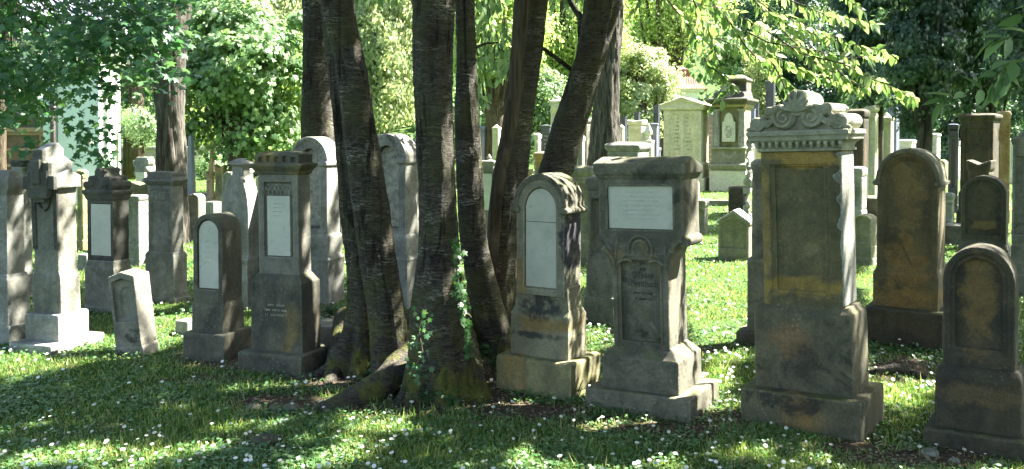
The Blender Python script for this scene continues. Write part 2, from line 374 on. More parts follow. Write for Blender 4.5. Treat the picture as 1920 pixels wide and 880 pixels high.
class S:
    """a gravestone: FR ground corner at a pixel, widths from the pixels of the other two corners"""
    def __init__(s, fr, xfl, xbr, psi, label, name='gravestone', group=None, tilt=(0, 0), cat='gravestone', dmax=None):
        P = gp(*fr); ps = R(psi); u = Vector((math.cos(ps), -math.sin(ps))); v = Vector((math.sin(ps), math.cos(ps)))
        zc = P.y*CP-(P.z-EYE)*SP
        def solve(px, d):
            k = (px-960)/F; return (k*zc-P.x)/(d.x-k*d.y*CP)
        s.W = solve(xfl, -u); s.D = solve(xbr, v)
        s.D = max(min(s.D, dmax or s.W*(1.0 if fr[0]-xfl < 40 else .8)), s.W*.25) if name != 'x' and (s.D < 0 or s.D > s.W*1.6 or dmax) else max(s.D, s.W*.2)
        s.u, s.v, s.P = u, v, P
        s.fp, s.sp = fr[0]-xfl, xbr-fr[0]
        c = Vector((P.x, P.y))-u*s.W/2+v*s.D/2
        s.c = c; s.g = P.z
        s.o = empty(name, (c.x, c.y, P.z), -ps, (R(tilt[0]), R(tilt[1])))
        tag(s.o, label, cat, group)
    def hw(s, fp): return s.W*fp/s.fp/2
    def hd(s, sp): return s.D*sp/s.sp/2
    def z(s, y, fp=None, sp=None):
        hw = s.hw(fp if fp else s.fp); hd = s.hd(sp if sp else s.sp)
        C = s.c+s.u*hw-s.v*hd
        return zat(y, C.y)-s.g
    def loft(s, bm, rows):
        loft(bm, [(s.hw(f), s.hd(p), s.z(y, f, p) if y is not None else -.06) for f, p, y in rows])
    def part(s, bm, name, mat, vox=.009, amp=1.0, label=None):
        return fin(bm, name, M[mat] if isinstance(mat, str) else mat, s.o, vox, amp, label)
def marks(parent, cx, hw, zt, zb, rows, y, mat, seed=1, h=None, name='inscription', fill=.8):
    rnd = random.Random(seed); bm = nb(); dz = (zt-zb)/rows; h = h or dz*.5
    for r in range(rows):
        w = hw*rnd.uniform(.55, 1)*fill; x = cx-w; z = zt-(r+.5)*dz
        while x < cx+w:
            k = rnd.uniform(.25, .6)*h
            if rnd.random() < .82:
                tp = rnd.random()
                box(bm, x, x+h*.14, y-.0016, y+.002, z-h*.5, z+h*.5)
                if tp < .5: box(bm, x+h*.14, x+k, y-.0016, y+.002, z+h*.36, z+h*.5)
                if tp > .3: box(bm, x+k, x+k+h*.12, y-.0016, y+.002, z-h*.5, z+h*rnd.choice((.5, .36)))
            x += k+h*.3
    o = fin(bm, name, M[mat], parent); return o
def text(parent, body, x, z, y, size, mat, name='inscription'):
    t = bpy.data.curves.new(name, 'FONT'); t.body = body; t.size = size; t.align_x = 'CENTER'; t.extrude = .0012; t.offset = .0006
    t.materials.append(M[mat]); o = bpy.data.objects.new(name, t); COL.objects.link(o)
    dg = bpy.context.evaluated_depsgraph_get(); dg.update(); me = bpy.data.meshes.new_from_object(o.evaluated_get(dg)); bpy.data.objects.remove(o)
    me.name = name; o = bpy.data.objects.new(name, me); COL.objects.link(o)
    o.rotation_euler = (R(90), 0, 0); o.location = (x, y, z); o.parent = parent; return o
# ================================================================== front row of gravestones
def base_plinth(s, rows_base, rows_plinth, mb, mp=None, vox=.008):
    b = nb(); s.loft(b, rows_base); s.part(b, 'base_slab', mb, vox)
    b = nb(); s.loft(b, rows_plinth); s.part(b, 'plinth', mp or mb, vox)

# --- stone with roof shaped top and white slab
s = S((1295, 795), 1098, 1348, 30, 'broad gravestone with dark roof shaped top, wide white slab and gothic trefoil niche below', tilt=(0, -1.5))
base_plinth(s, [(197, 53, None), (197, 53, 757), (194, 51, 753)], [(146, 42, 757), (144, 41, 684), (138, 38, 679), (108, 29, 656)], 'roof')
hw, hd = s.hw(104), s.hd(31); z0, z1 = s.z(664, 104, 31), s.z(478, 104, 31)
fx = s.W/s.fp
b = nb(); box(b, -hw, hw, -hd+.035, hd, z0, z1+.02)
# trefoil niche outline
nw = hw*.74; zs = s.z(500, 104, 31); zc = s.z(473, 104, 31); rc = nw*.36
tre = [(-nw, z0+.05), (nw, z0+.05)] + arc(nw-nw*.36, zs, nw*.36, nw*.42, 0, 110, 8) + arc(0, zc, rc, rc*1.15, -35, 215, 18) + arc(-nw+nw*.36, zs, nw*.36, nw*.42, 70, 180, 8)
prism(b, rect(-hw, hw, z0, z1), -hd, -hd+.04, [tre])
tube(b, [(x, -hd, z) for x, z in tre[1:]], .010, 6)
for sx in (-1, 1):
    tube(b, [(sx*hw*.93, -hd-.002, z0+.02), (sx*hw*.93, -hd-.002, z1-.12), (sx*hw*1.0, -hd-.02, z1-.04), (sx*hw*1.25, -hd-.055, z1+.03)], .018, 8)
s.part(b, 'shaft', 'roof', .005, .5)
b = nb(); zb = s.z(447, 160, 30); bw, bd = s.hw(160), s.hd(30); zt = s.z(333, 160, 30)
s.loft(b, [(102, 30, 492), (110, 30, 478), (128, 30, 464), (152, 30, 453), (160, 30, 446), (160, 30, 440)])
zl = z1-.13
for sx in (-1, 1):
    def cv(x1, z1_, k, y1):
        return [(sx*(hw*.95+(x1-hw*.95)*(1-math.cos(t*math.pi/2))**k), -hd-.006+(y1+hd+.006)*t**1.6, zl+(z1_-zl)*math.sin(t*math.pi/2)) for t in np.linspace(0, 1, 9)]
    tube(b, cv(bw*.97, zb-.03, 1.0, -bd+.01), .011, 6)
    tube(b, cv(bw*.48, zb+.01, .9, -bd+.008), .010, 6)
    tube(b, [(sx*x, -hd-.004, z) for x, z in arc(hw*.52, zl+.01, hw*.42, .075, 0, 120, 9)], .009, 6)
tube(b, [(x, -hd-.002, z) for x, z in arc(0, zc, rc+.03, rc*1.15+.03, -30, 210, 16)], .009, 6)
for x0 in (-1, 1):
    prism(b, [(x0*bw*.66-.045, zb+.012), (x0*bw*.64, zb-.045), (x0*bw*.66+.045, zb+.012)], -bd-.004, -bd+.04)
    tube(b, [(x0*bw*.98, -bd*.9, zb-.035), (x0*bw*.98, bd*.9, zb-.035)], .032, 10)
s.part(b, 'bracket', 'roof', .005, .5)
b = nb(); box(b, -bw, bw, -bd+.028, bd, zb-.005, zt+.01)
pw0, pw1, pz0, pz1 = -bw*.80, bw*.80, s.z(439, 160, 30)+.01, s.z(350, 160, 30)
prism(b, rect(-bw, bw, zb-.005, zt+.01), -bd, -bd+.03, [rect(pw0, pw1, pz0, pz1)])
for a, c_, e, f_ in ((pw0, pw0, pz0, pz1), (pw1, pw1, pz0, pz1), (pw0, pw1, pz1, pz1)): tube(b, [(a, -bd, e), (c_, -bd, f_)], .009, 6)
s.part(b, 'head_block', 'roof', .008, .8)
p = nb(); box(p, pw0+.008, pw1-.008, -bd+.012, -bd+.034, pz0+.004, pz1-.006); o = s.part(p, 'marble_panel', 'marble', None)
marks(s.o, 0, (pw1-pw0)*.42, pz1-.03, pz0+.05, 7, -bd+.0125, 'letterw', 3, .010)
b = nb(); zc_ = s.z(328, 174, 35); cw, cd = s.hw(174), s.hd(35)
s.loft(b, [(160, 30, 341), (161, 30.5, 337), (166, 32, 335), (166, 32, 331), (174, 35, 329), (174, 35, 327)])
zf = s.z(307, 174, 35); zr = zf+.035
prism(b, [(-cd, zc_), (cd*1.0, zc_), (cd*1.0, zf-.035), (-cd*.2, zr), (-cd, zf)], -cw, cw, ax='x')
s.part(b, 'cap', 'roof', .009, 1)
zz = s.z(520, 104, 31)
for t_, dz, sz in (('\U0001d525\U0001d526\U0001d522\U0001d52f', .055, .035), ('\U0001d52f\U0001d532\U0001d525\U0001d531', .02, .03), ('\U0001d510\U0001d52c\U0001d530\U0001d522\U0001d530', -.028, .055), ('\U0001d505\U0001d522\U0001d52f\U0001d52b\U0001d525\U0001d51e\U0001d52f\U0001d521', -.078, .055)):
    text(s.o, t_, 0, zz+dz, -hd+.034, sz, 'letter')
marks(s.o, 0, nw*.7, zz-.10, zz-.17, 2, -hd+.034, 'letter', 5, .012)

# --- round topped stone with white slab beside the tree
s = S((1070, 753), 930, 1126, 32, 'round topped gravestone with tall white slab and peeling black crust, right of the trees')
b = nb(); s.loft(b, [(140, 56, None), (140, 56, 690), (134, 53, 684)]); s.part(b, 'base_slab', 'yell', .008, 1.3)
b = nb(); s.loft(b, [(109, 34, 690), (108, 34, 598), (104, 25, 585)])
s.loft(b, [(104, 25, 600), (96, 25, 540)]); s.part(b, 'plinth', 'yellb', .007)
hw, hd = s.hw(90), s.hd(31); z0, zs, zt = s.z(560, 90, 31), s.z(392, 90, 31), s.z(333, 90, 31)
po = arch(hw*.66, s.z(546, 90, 31), zs-.01, (zt-zs)*.70)
b = nb(); prism(b, arch(hw, z0, zs, zt-zs), -hd+.03, hd); prism(b, arch(hw, z0, zs, zt-zs), -hd, -hd+.035, [po])
s.part(b, 'shaft', 'yells', .006)
b = nb(); oa = arch(hw*1.12, zs-.01, zs+.005, (zt-zs)*1.08)[2:]; ia = arch(hw*.92, zs-.01, zs+.005, (zt-zs)*.88)[2:]
prism(b, oa+ia[::-1], -hd-.012, hd+.012)
for sx in (-1, 1):
    loft(b, [(.018, hd+.012, zs-.04), (.034, hd+.026, zs-.028), (.034, hd+.026, zs-.004), (.02, hd+.014, zs+.004)], sx*hw*1.02, 0)
s.part(b, 'arched_hood', 'roof', .008)
p = nb(); prism(p, arch(hw*.63, s.z(545, 90, 31)+.004, zs-.01, (zt-zs)*.66), -hd+.014, -hd+.036); s.part(p, 'marble_panel', 'marble', None)
marks(s.o, 0, hw*.5, s.z(465, 90, 31), s.z(495, 90, 31), 2, -hd+.014, 'letterw', 8, .03)
cr = nb(); box(cr, -hw*.62, hw*.62, -hd+.0125, -hd+.02, s.z(420, 90, 31), s.z(420, 90, 31)+.0035); s.part(cr, 'crack', 'letter', None)

# --- tall monument with scrolls and palmette
s = S((1618, 829), 1390, 1658, 35, 'tall ochre stained monument with carved scrolls and palmette on its cornice', tilt=(0, -1.8))
b = nb(); s.loft(b, [(228, 42, None), (228, 42, 764), (225, 40, 760)]); s.part(b, 'base_slab', 'olive', .009, 1.2)
b = nb(); s.loft(b, [(187, 27, 765), (187, 27, 604), (184, 25, 596), (176, 23, 592), (168, 20, 582)]); s.part(b, 'plinth', 'scrpl', .008, 1.2)
hw, hd = s.hw(153), s.hd(21); z0, z1 = s.z(586, 153, 21), s.z(280, 153, 21)
px = s.W/s.fp; pl, pr = -hw+17*px, hw-24*px; pb, pt = s.z(562, 153, 21), s.z(310, 153, 21)
b = nb(); box(b, -hw, hw, -hd+.03, hd, z0, z1)
prism(b, rect(-hw, hw, z0, z1), -hd, -hd+.04, [rect(pl, pr, pb, pt)])
prism(b, rect(pl-.004, pr+.004, pb-.004, pt+.004), -hd+.012, -hd+.035, [rect(pl+.028, pr-.028, pb+.02, pt-.012)])
s.part(b, 'shaft', 'scrsh', .006, 1.4)
rnd = random.Random(4); b = nb(); n = 110; fn = fbm(np.arange(n+1)*.13, 0, 0, 4, 5)
ed = [(-hd-.006+.012*rnd.random(), z0+.02+(z1-z0-.04)*k/n) for k in range(n+1)]
prism(b, ed[::1]+[(hd-.004, z1-.02), (hd-.004, z0+.02)], hw-.01, hw+.006, ax='x')
wd = [(hw+.004, z0+.02+(z1-z0-.04)*k/n) for k in range(n+1)]
wl = [(hw+.004-.05*max(float(fn[k])-.35, .06)*(1 if k < n*.5 else 2.2), z0+.02+(z1-z0-.04)*k/n) for k in range(n+1)]
prism(b, wd+wl[::-1], -hd-.005, -hd+.02)
s.part(b, 'pale_render', 'greyl', .006, .8)
marks(s.o, (pl+pr)/2-.01, (pr-pl)*.36, s.z(330, 153, 21), s.z(470, 153, 21), 9, -hd+.034, 'letter', 12, .014)
text(s.o, '\U0001d516\U0001d52c\U0001d52d\U0001d525\U0001d526\U0001d522 \U0001d516\U0001d520\U0001d525\U0001d526\U0001d529\U0001d529\U0001d522\U0001d52f', (pl+pr)/2-.02, s.z(516, 153, 21), -hd+.033, .038, 'letter')
b = nb(); s.loft(b, [(153, 21, 286), (163, 25, 285), (163, 25, 280), (158, 23, 278), (165, 24, 270), (184, 29, 264), (187, 30, 263), (187, 30, 255), (194, 32, 254), (194, 32, 246), (190, 31, 244)])
ew, ed = s.hw(172), s.hd(25); ez = s.z(270, 170, 25)
for k in range(13):
    x = -ew+ew*2*(k+.5)/13
    tube(b, [(x, -ed-.004, ez+.018), (x, -ed-.016, ez), (x, -ed-.002, ez-.02)], .012, 6)
s.part(b, 'cornice', 'scroll', .006)
zc0 = s.z(244, 190, 31); cw, cd = s.hw(190), s.hd(31); k1 = px
fy = -cd+.02; bk = cd-.02
b = nb()
def cyl(x, z, r, y0=fy, y1=bk, rz=None): prism(b, arc(x, z, r, rz or r, 0, 360, 22)[:-1], y0, y1)
box(b, -cw+.03, cw-.03, fy+.03, bk, zc0-.01, zc0+.055)
cyl(0, zc0+.155, .062, rz=.075); cyl(-cw+.05, zc0+.04, .042); cyl(cw-.05, zc0+.045, .045)
cyl(-cw*.56, zc0+.105, .032); cyl(cw*.58, zc0+.115, .034)
for sx in (-1, 1): cyl(sx*.078, zc0+.075, .068, fy+.012)
prism(b, [(-cw+.02, zc0), (cw-.02, zc0), (cw*.62, zc0+.09), (.12, zc0+.13), (-.12, zc0+.13), (-cw*.62, zc0+.08)], fy+.03, bk-.02)
for sx in (-1, 1):
    t = spiral(sx*.078, zc0+.075, .066, .008, 2.1, R(90), -sx)
    tube(b, [(x, fy+.006, z) for x, z in t], [.013-.008*i/len(t) for i in range(len(t))], 6)
    pts = [(sx*.078, zc0+.141), (sx*.15, zc0+.125), (sx*.20, zc0+.07), (sx*.26, zc0+.02), (sx*.30, zc0+.012), (sx*(cw-.05), zc0+.01)]
    tube(b, [(x, fy+.008, z) for x, z in pts], .014, 6)
    t = spiral(sx*(cw-.05), zc0+.045, .036, .006, 1.6, R(-90), sx)
    tube(b, [(x, fy-.002, z) for x, z in t], .008, 6)
    t = spiral(sx*cw*.57, zc0+.11, .027, .004, 1.5, R(200 if sx > 0 else -20), -sx)
    tube(b, [(x, fy-.002, z) for x, z in t], .007, 6)
    for q in range(5):
        a = R(20+q*30); tube(b, [(sx*.17, fy+.012, zc0+.02), (sx*(.17+.03*math.cos(a)), fy+.004, zc0+.02+.04*math.sin(a)), (sx*(.17+.05*math.cos(a)), fy+.012, zc0+.02+.05*math.sin(a))], [.004, .009, .003], 6)
for q in range(7):
    a = R(90+(q-3)*24); L = .115 if abs(q-3) < 2 else .095
    tube(b, [(0, fy-.002, zc0+.105), (math.cos(a)*L*.55, fy-.012, zc0+.105+math.sin(a)*L*.55), (math.cos(a)*L, fy-.006, zc0+.105+math.sin(a)*L)], [.006, .014, .009], 7)
for q in range(8): cyl(rnd.uniform(-.2, .2), zc0+.12, .01, bk-.05, bk-.02)
s.part(b, 'scroll_ornament', 'scroll', .005, .5)

# --- big brown round topped stone
s = S((1768, 660), 1620, 1790, 33, 'big round topped gravestone with orange flaking stain and diagonal crack, behind the scroll monument')
b = nb(); s.loft(b, [(148, 22, None), (148, 22, 592), (146, 21, 588)]); s.part(b, 'base_slab', 'brown', .012)
b = nb(); s.loft(b, [(124, 17, 590), (124, 17, 520), (116, 14, 510), (113, 13, 500)]); s.part(b, 'plinth', 'big', .009, 1.4)
hw, hd = s.hw(117), s.hd(13); z0, zs, zt = s.z(512, 117, 13), s.z(343, 117, 13), s.z(283, 117, 13)
b = nb(); oc = arch(hw, z0, zs, zt-zs, n=28); ic = arch(hw*.79, s.z(483, 117, 13), zs, (zt-zs)*.80, n=28); jc = arch(hw*.70, s.z(478, 117, 13), zs, (zt-zs)*.70, n=28)
prism(b, oc, -hd+.035, hd); prism(b, oc, -hd, -hd+.04, [ic]); prism(b, ic, -hd+.015, -hd+.04, [jc])
s.part(b, 'shaft', 'big', .009, 1.3)
b = nb(); oa = arch(hw*1.05, zs, zs+.004, (zt-zs)*1.05, n=28)[2:]; ia = arch(hw*.9, zs, zs+.004, (zt-zs)*.9, n=28)[2:]
prism(b, oa+ia[::-1], -hd-.012, hd+.012); loft(b, [(.012, hd+.01, zs-.035), (.028, hd+.024, zs-.024), (.028, hd+.024, zs), (.016, hd+.012, zs+.008)], hw*1.0, 0)
loft(b, [(.012, hd+.01, zs-.035), (.028, hd+.024, zs-.024), (.028, hd+.024, zs), (.016, hd+.012, zs+.008)], -hw*1.0, 0)
s.part(b, 'arched_hood', 'roof', .009)
b = nb(); tube(b, [(-hw*.45, -hd-.0, s.z(430, 117, 13)), (-hw*.1, -hd+.0, s.z(470, 117, 13)), (hw*.2, -hd-.002, s.z(505, 117, 13)), (hw*.55, -hd-.01, s.z(550, 117, 13))], .004, 5); 
s.part(b, 'crack', 'letter', None)

# --- medium round stone right
s = S((1893, 548), 1790, 1906, 33, 'smaller dark round topped gravestone with a single ochre patch near its foot')
b = nb(); s.loft(b, [(103, 13, None), (103, 13, 520), (100, 12, 518)]); s.part(b, 'base_slab', 'brown', .012)
b = nb(); s.loft(b, [(96, 12, 520), (96, 12, 470), (88, 9, 458), (86, 9, 450)]); s.part(b, 'plinth', 'dark', .012)
hw, hd = s.hw(86), s.hd(9); z0, zs, zt = s.z(462, 86, 9), s.z(366, 86, 9), s.z(331, 86, 9)
oc = arch(hw, z0, zs, zt-zs, n=24); ic = arch(hw*.8, s.z(444, 86, 9), zs, (zt-zs)*.76, n=24)
b = nb(); prism(b, oc, -hd+.03, hd); prism(b, oc, -hd, -hd+.035, [ic]); s.part(b, 'shaft', 'patch5', .008)

# --- nearest round stone, far right
s = S((1936, 868), 1731, 1985, 33, 'nearest low round topped gravestone, very dark with ochre streak down its arched niche', dmax=.45, tilt=(0, -.7))
b = nb(); s.loft(b, [(205, 50, None), (205, 50, 838), (200, 47, 832)]); s.part(b, 'base_slab', 'near', .012, 1.3)
b = nb(); s.loft(b, [(166, 36, 838), (166, 36, 722), (160, 33, 712), (146, 28, 700)]); s.part(b, 'plinth', 'near', .009, 1.2)
hw, hd = s.hw(138), s.hd(26); z0, zs, zt = s.z(712, 138, 26), s.z(535, 138, 26), s.z(468, 138, 26)
oc = arch(hw, z0, zs, zt-zs, n=28); ic = arch(hw*.79, s.z(676, 138, 26), zs, (zt-zs)*.80, n=28); jc = arch(hw*.66, s.z(664, 138, 26), zs, (zt-zs)*.66, n=28)
b = nb(); prism(b, oc, -hd+.045, hd); prism(b, oc, -hd, -hd+.05, [ic]); prism(b, ic, -hd+.015, -hd+.05, [jc])
s.part(b, 'shaft', 'near', .008, 1.2)

# ================================================================== left front stones
# --- big stone with crenellated fret
s = S((564, 707), 445, 627, 21, 'tall dark gravestone with crenellated fret top and narrow white slab beside the tree clump', tilt=(0, -.6))
base_plinth(s, [(119, 62, None), (119, 62, 675), (116, 59, 670)], [(97, 35, 675), (96, 35, 534), (92, 32, 530), (78, 24, 516)], 'dark')
hw, hd = s.hw(76), s.hd(23.5); z0, z1 = s.z(520, 76, 23), s.z(324, 76, 23)
b = nb(); s.loft(b, [(76, 23, 520), (74, 22, 504)])
box(b, -hw, hw, -hd+.03, hd, z0, z1); rx = hw*.72; ra, rb = s.z(484, 76, 23), s.z(343, 76, 23)
prism(b, rect(-hw, hw, z0, z1), -hd, -hd+.035, [rect(-rx, rx, ra, rb)])
for k in range(7):
    x = -rx+rx*2*(k+.5)/7; tube(b, [(x-.022, -hd+.022, rb-.09), (x, -hd+.018, rb-.03), (x+.022, -hd+.022, rb-.09)], .008, 5)
s.part(b, 'shaft', 'grey', .008)
p = nb(); box(p, -rx*.78, rx*.78, -hd+.008, -hd+.034, ra+.006, s.z(369, 76, 23)); s.part(p, 'marble_panel', 'marble', None)
marks(s.o, 0, rx*.6, s.z(380, 76, 23), s.z(410, 76, 23), 4, -hd+.0085, 'letterw', 17, .008)
marks(s.o, 0, s.hw(60), s.z(572, 96, 35), s.z(600, 96, 35), 3, -s.hd(35)-.001, 'letterg', 21, .014)
b = nb(); s.loft(b, [(76, 23, 330), (82, 25, 327), (84, 26, 322), (96, 32, 314), (99, 33, 311), (98, 32, 308)])
cw, cd = s.hw(84), s.hd(26)
zf0, zf1 = s.z(308, 84, 26), s.z(291, 84, 26)
box(b, -cw+.03, cw-.03, -cd+.03, cd-.03, zf0-.01, zf1)
w8 = (2*cw)/11
for k in range(6):
    x = -cw+2*k*w8
    box(b, x, x+w8, -cd, cd, zf0+.018, zf1-.004)
    if k < 5: box(b, x+w8*.75, x+w8*2.25, -cd, cd, zf0-.006 if k % 2 else zf1-.016, zf0+.012 if k % 2 else zf1-.002)
box(b, -cw, cw, -cd, cd, zf0-.008, zf0+.01)
for k in range(3):
    y = -cd+.02+k*(2*cd-.04)/3; box(b, -cw, cw, y, y+(2*cd)/6, zf0, zf1-.002)
loft(b, [(cw, cd, zf1-.006), (cw, cd, zf1), (cw*.8, cd*.6, zf1+.02), (cw*.55, cd*.2, zf1+.026)])
s.part(b, 'fretwork_cap', 'dark', .005, .5)

# --- low round stone with white panel
s = S((419, 681), 343, 474, 20, 'low dark round topped gravestone with narrow arched white slab, left of the crenellated stone')
base_plinth(s, [(76, 55, None), (76, 55, 636), (74, 53, 629)], [(59, 41, 636), (58, 40, 578), (55, 33, 569), (55, 33, 560)], 'dark')
hw, hd = s.hw(55), s.hd(37); z0, zs, zt = s.z(575, 55, 37), s.z(440, 55, 37), s.z(403, 55, 37)
oc = arch(hw, z0, zs, zt-zs, n=26); ic = arch(hw*.72, s.z(545, 55, 37), zs, (zt-zs)*.74, n=26)
b = nb(); prism(b, oc, -hd+.04, hd); prism(b, oc, -hd, -hd+.045, [ic]); s.part(b, 'shaft', 'dark', .008)
p = nb(); prism(p, arch(hw*.66, s.z(544, 55, 37)+.003, zs, (zt-zs)*.66, n=24), -hd+.016, -hd+.044); s.part(p, 'marble_panel', 'marble', None)
marks(s.o, 0, hw*.5, s.z(450, 55, 37), s.z(500, 55, 37), 5, -hd+.0165, 'letterw', 31, .008)

# --- small leaning stone
s = S((269, 667), 217, 298, 16, 'small leaning gravestone with gabled niche standing alone on the grass', tilt=(2, -5.5))
hw, hd = s.hw(50), s.hd(29); zt = s.z(516, 50, 29); ap = zt+.025
b = nb(); oc = [(-hw, -.06), (hw, -.06), (hw, zt-.01), (0, ap), (-hw, zt-.01)]
ic = rect(-hw*.76, hw*.76, zt*.42, zt-.06); ic = ic[:2]+[(hw*.76, zt-.05), (0, zt-.025), (-hw*.76, zt-.05)]
jc = arch(hw*.52, zt*.45, zt*.70, hw*.7, 0, 14)
prism(b, oc, -hd+.05, hd); prism(b, oc, -hd, -hd+.055, [ic]); prism(b, ic, -hd+.034, -hd+.055, [jc])
s.part(b, 'shaft', 'grey', .008, 1.2)
b = nb(); s.loft(b, [(54, 31, None), (54, 31, 655), (51, 29, 650)]); s.part(b, 'foot', 'grey', .012, 1.4)

# --- cross headed stone
s = S((95, 668), 16, 197, 20, 'stepped gable gravestone with a black cross and oval wreath on its front', tilt=(0, -1.0))
b = nb(); s.loft(b, [(79, 102, None), (79, 102, 652), (78, 100, 650)]); s.part(b, 'base_slab', 'greyl', .012)
dx, dy = -.02, 0
b = nb(); s.loft(b, [(63, 57, 652), (63, 57, 597), (60, 54, 592)]); s.part(b, 'plinth', 'greyl', .009)
hw1, hd1 = s.hw(54), s.hd(38); hw, hd = s.hw(47), s.hd(35)
b = nb(); loft(b, [(hw1, hd1, s.z(594, 54, 38)), (hw1, hd1, s.z(522, 54, 38)), (hw, hd, s.z(510, 47, 35)), (hw, hd, s.z(372, 47, 35)), (hw, hd*1.05, s.z(362, 47, 37)), (hw, hd*1.3, s.z(350, 47, 46)), (hw, hd*1.3, s.z(346, 47, 46))])
s.part(b, 'shaft', 'grey', .009, 1.3)
H0 = s.z(352, 60, 44)
def zz(y): return s.z(y, 50, 40)
fy, bk = -hd-.03, hd*1.25
cxo = -.01
b = nb()
w3, w2, w1 = s.hw(60), s.hw(40), s.hw(20)
for w, za, zb_, g_ in ((w3, zz(354), zz(330), .035), (w2, zz(332), zz(303), .03), (w1, zz(305), zz(278), .03)):
    prism(b, [(fy, za), (bk, za), (bk, zb_-g_*.3), (0, zb_+g_*1.4), (fy, zb_-g_*.3)], -w, w, ax='x')
    bk -= .03
s.part(b, 'stepped_head', 'greyl', .008)
b = nb()
def bx(x0, x1, ya, yb, d=0): box(b, x0, x1, fy-.03-d, fy+.006, zz(ya), zz(yb))
bx(-w1, w1, 380, 281); bx(-w3, w3, 356, 330); bx(-w2, w2, 366, 306); bx(-w3*.62, w3*.62, 372, 322, .012); bx(-w1*.8, w1*.8, 345, 300, .03)
tube(b, [(x, -hd-.014, z) for x, z in arc(.0, zz(370), w1*1.15, .10, 0, 360, 30)], .013, 6)
for sx in (-1, 1): box(b, sx*hw*.86-.022, sx*hw*.86+.022, -hd-.012, -hd+.01, zz(470), zz(350))
s.part(b, 'cross', 'black', .007)

# --- leftmost stone
s = S((17, 648), -55, 62, 18, 'leftmost pale gravestone with rough hipped cap, cut by the picture edge')
base_plinth(s, [(72, 45, None), (72, 45, 618), (70, 43, 612)], [(66, 43, 616), (65, 42, 526), (60, 38, 516)], 'greyl')
b = nb(); s.loft(b, [(57, 34, 520), (56, 33, 366)]); s.part(b, 'shaft', 'greyl', .008)
b = nb(); s.loft(b, [(56, 33, 368), (60, 35, 362), (66, 37, 352), (66, 37, 346), (60, 34, 338), (50, 18, 322), (46, 12, 320)]); s.part(b, 'cap', 'grey', .009, 1.6)

# --- volute topped stone with white panel
s = S((214, 588), 157, 251, 20, 'dark topped gravestone with scroll pediment above a large white slab')
base_plinth(s, [(57, 37, None), (57, 37, 580), (56, 36, 577)], [(56, 36, 580), (55, 35, 506), (52, 32, 501), (50, 31, 490)], 'grey')
hw, hd = s.hw(49), s.hd(30); z0, z1 = s.z(494, 49, 30), s.z(376, 49, 30)
b = nb(); box(b, -hw, hw, -hd+.02, hd, z0, z1); prism(b, rect(-hw, hw, z0, z1), -hd, -hd+.025, [rect(-hw*.74, hw*.80, s.z(482, 49, 30), s.z(383, 49, 30))]); s.part(b, 'shaft', 'black', .009)
p = nb(); box(p, -hw*.72, hw*.78, -hd+.006, -hd+.024, s.z(481, 49, 30), s.z(384, 49, 30)); s.part(p, 'marble_panel', 'marble', None)
b = nb(); s.loft(b, [(49, 30, 378), (53, 33, 373), (56, 34, 368), (60, 37, 364), (61, 37, 360), (60, 36, 358)])
zc0 = s.z(358, 60, 36); cw, cd = s.hw(58), s.hd(34)
for x, z, r in ((0, .16, .045), (-.09, .095, .038), (.09, .095, .038), (-cw+.035, .045, .036), (cw-.035, .045, .036), (0, .07, .06)): prism(b, arc(x, zc0+z, r, r, 0, 360, 16)[:-1], -cd, cd)
prism(b, [(-cw+.02, zc0-.005), (cw-.02, zc0-.005), (.05, zc0+.15), (-.05, zc0+.15)], -cd+.01, cd-.01)
for sx in (-1, 1):
    for (x, z, r) in ((sx*(cw-.035), .045, .026), (sx*.075, .07, .034)):
        tube(b, [(a, -cd-.004, c_) for a, c_ in spiral(x, zc0+z, r, .004, 1.6, R(90), -sx, 24)], .006, 5)
s.part(b, 'scroll_pediment', 'black', .008)

# --- fretwork topped tall stone
s = S((330, 570), 263, 361, 22, 'tall pale gravestone with pierced key pattern top in front of the ropey tree trunk')
b = nb(); s.loft(b, [(64, 32, None), (64, 32, 562), (62, 30, 560)]); s.part(b, 'base_slab', 'grey', .012)
b = nb(); s.loft(b, [(54, 26, 562), (54, 26, 482), (50, 24, 476), (46, 22, 474)]); s.part(b, 'plinth', 'greyl', .009)
hw, hd = s.hw(46), s.hd(22); z0, z1 = s.z(477, 46, 22), s.z(346, 46, 22)
b = nb(); box(b, -hw, hw, -hd+.018, hd, z0, z1); prism(b, rect(-hw, hw, z0, z1), -hd, -hd+.02, [rect(-hw*.74, hw*.74, s.z(452, 46, 22), s.z(357, 46, 22))])
for k in range(4):
    x = -hw*.6+hw*1.2*(k+.5)/4; tube(b, [(x-.03, -hd+.008, s.z(376, 46, 22)), (x-.028, -hd+.008, s.z(364, 46, 22)), (x, -hd+.008, s.z(360, 46, 22)), (x+.028, -hd+.008, s.z(364, 46, 22)), (x+.03, -hd+.008, s.z(376, 46, 22))], .009, 5)
s.part(b, 'shaft', 'greyl', .009)
b = nb(); s.loft(b, [(46, 22, 350), (50, 24, 347), (58, 30, 341), (58, 30, 338), (50, 25, 334)])
cw, cd = s.hw(47), s.hd(23); za, zb_ = s.z(336, 48, 23), s.z(323, 48, 23)
for k in range(5):
    x = -cw+2*cw*k/5; box(b, x, x+cw*.14, -cd, cd, za-.02, zb_); box(b, x, x+cw*.3, -cd, cd, zb_-.02, zb_)
    box(b, x+cw*.22, x+cw*.36, -cd, cd, za+.01, za+.04)
box(b, -cw, cw, -cd+.02, cd-.02, za-.02, zb_-.012)
s.part(b, 'fretwork_cap', 'grey', .008)

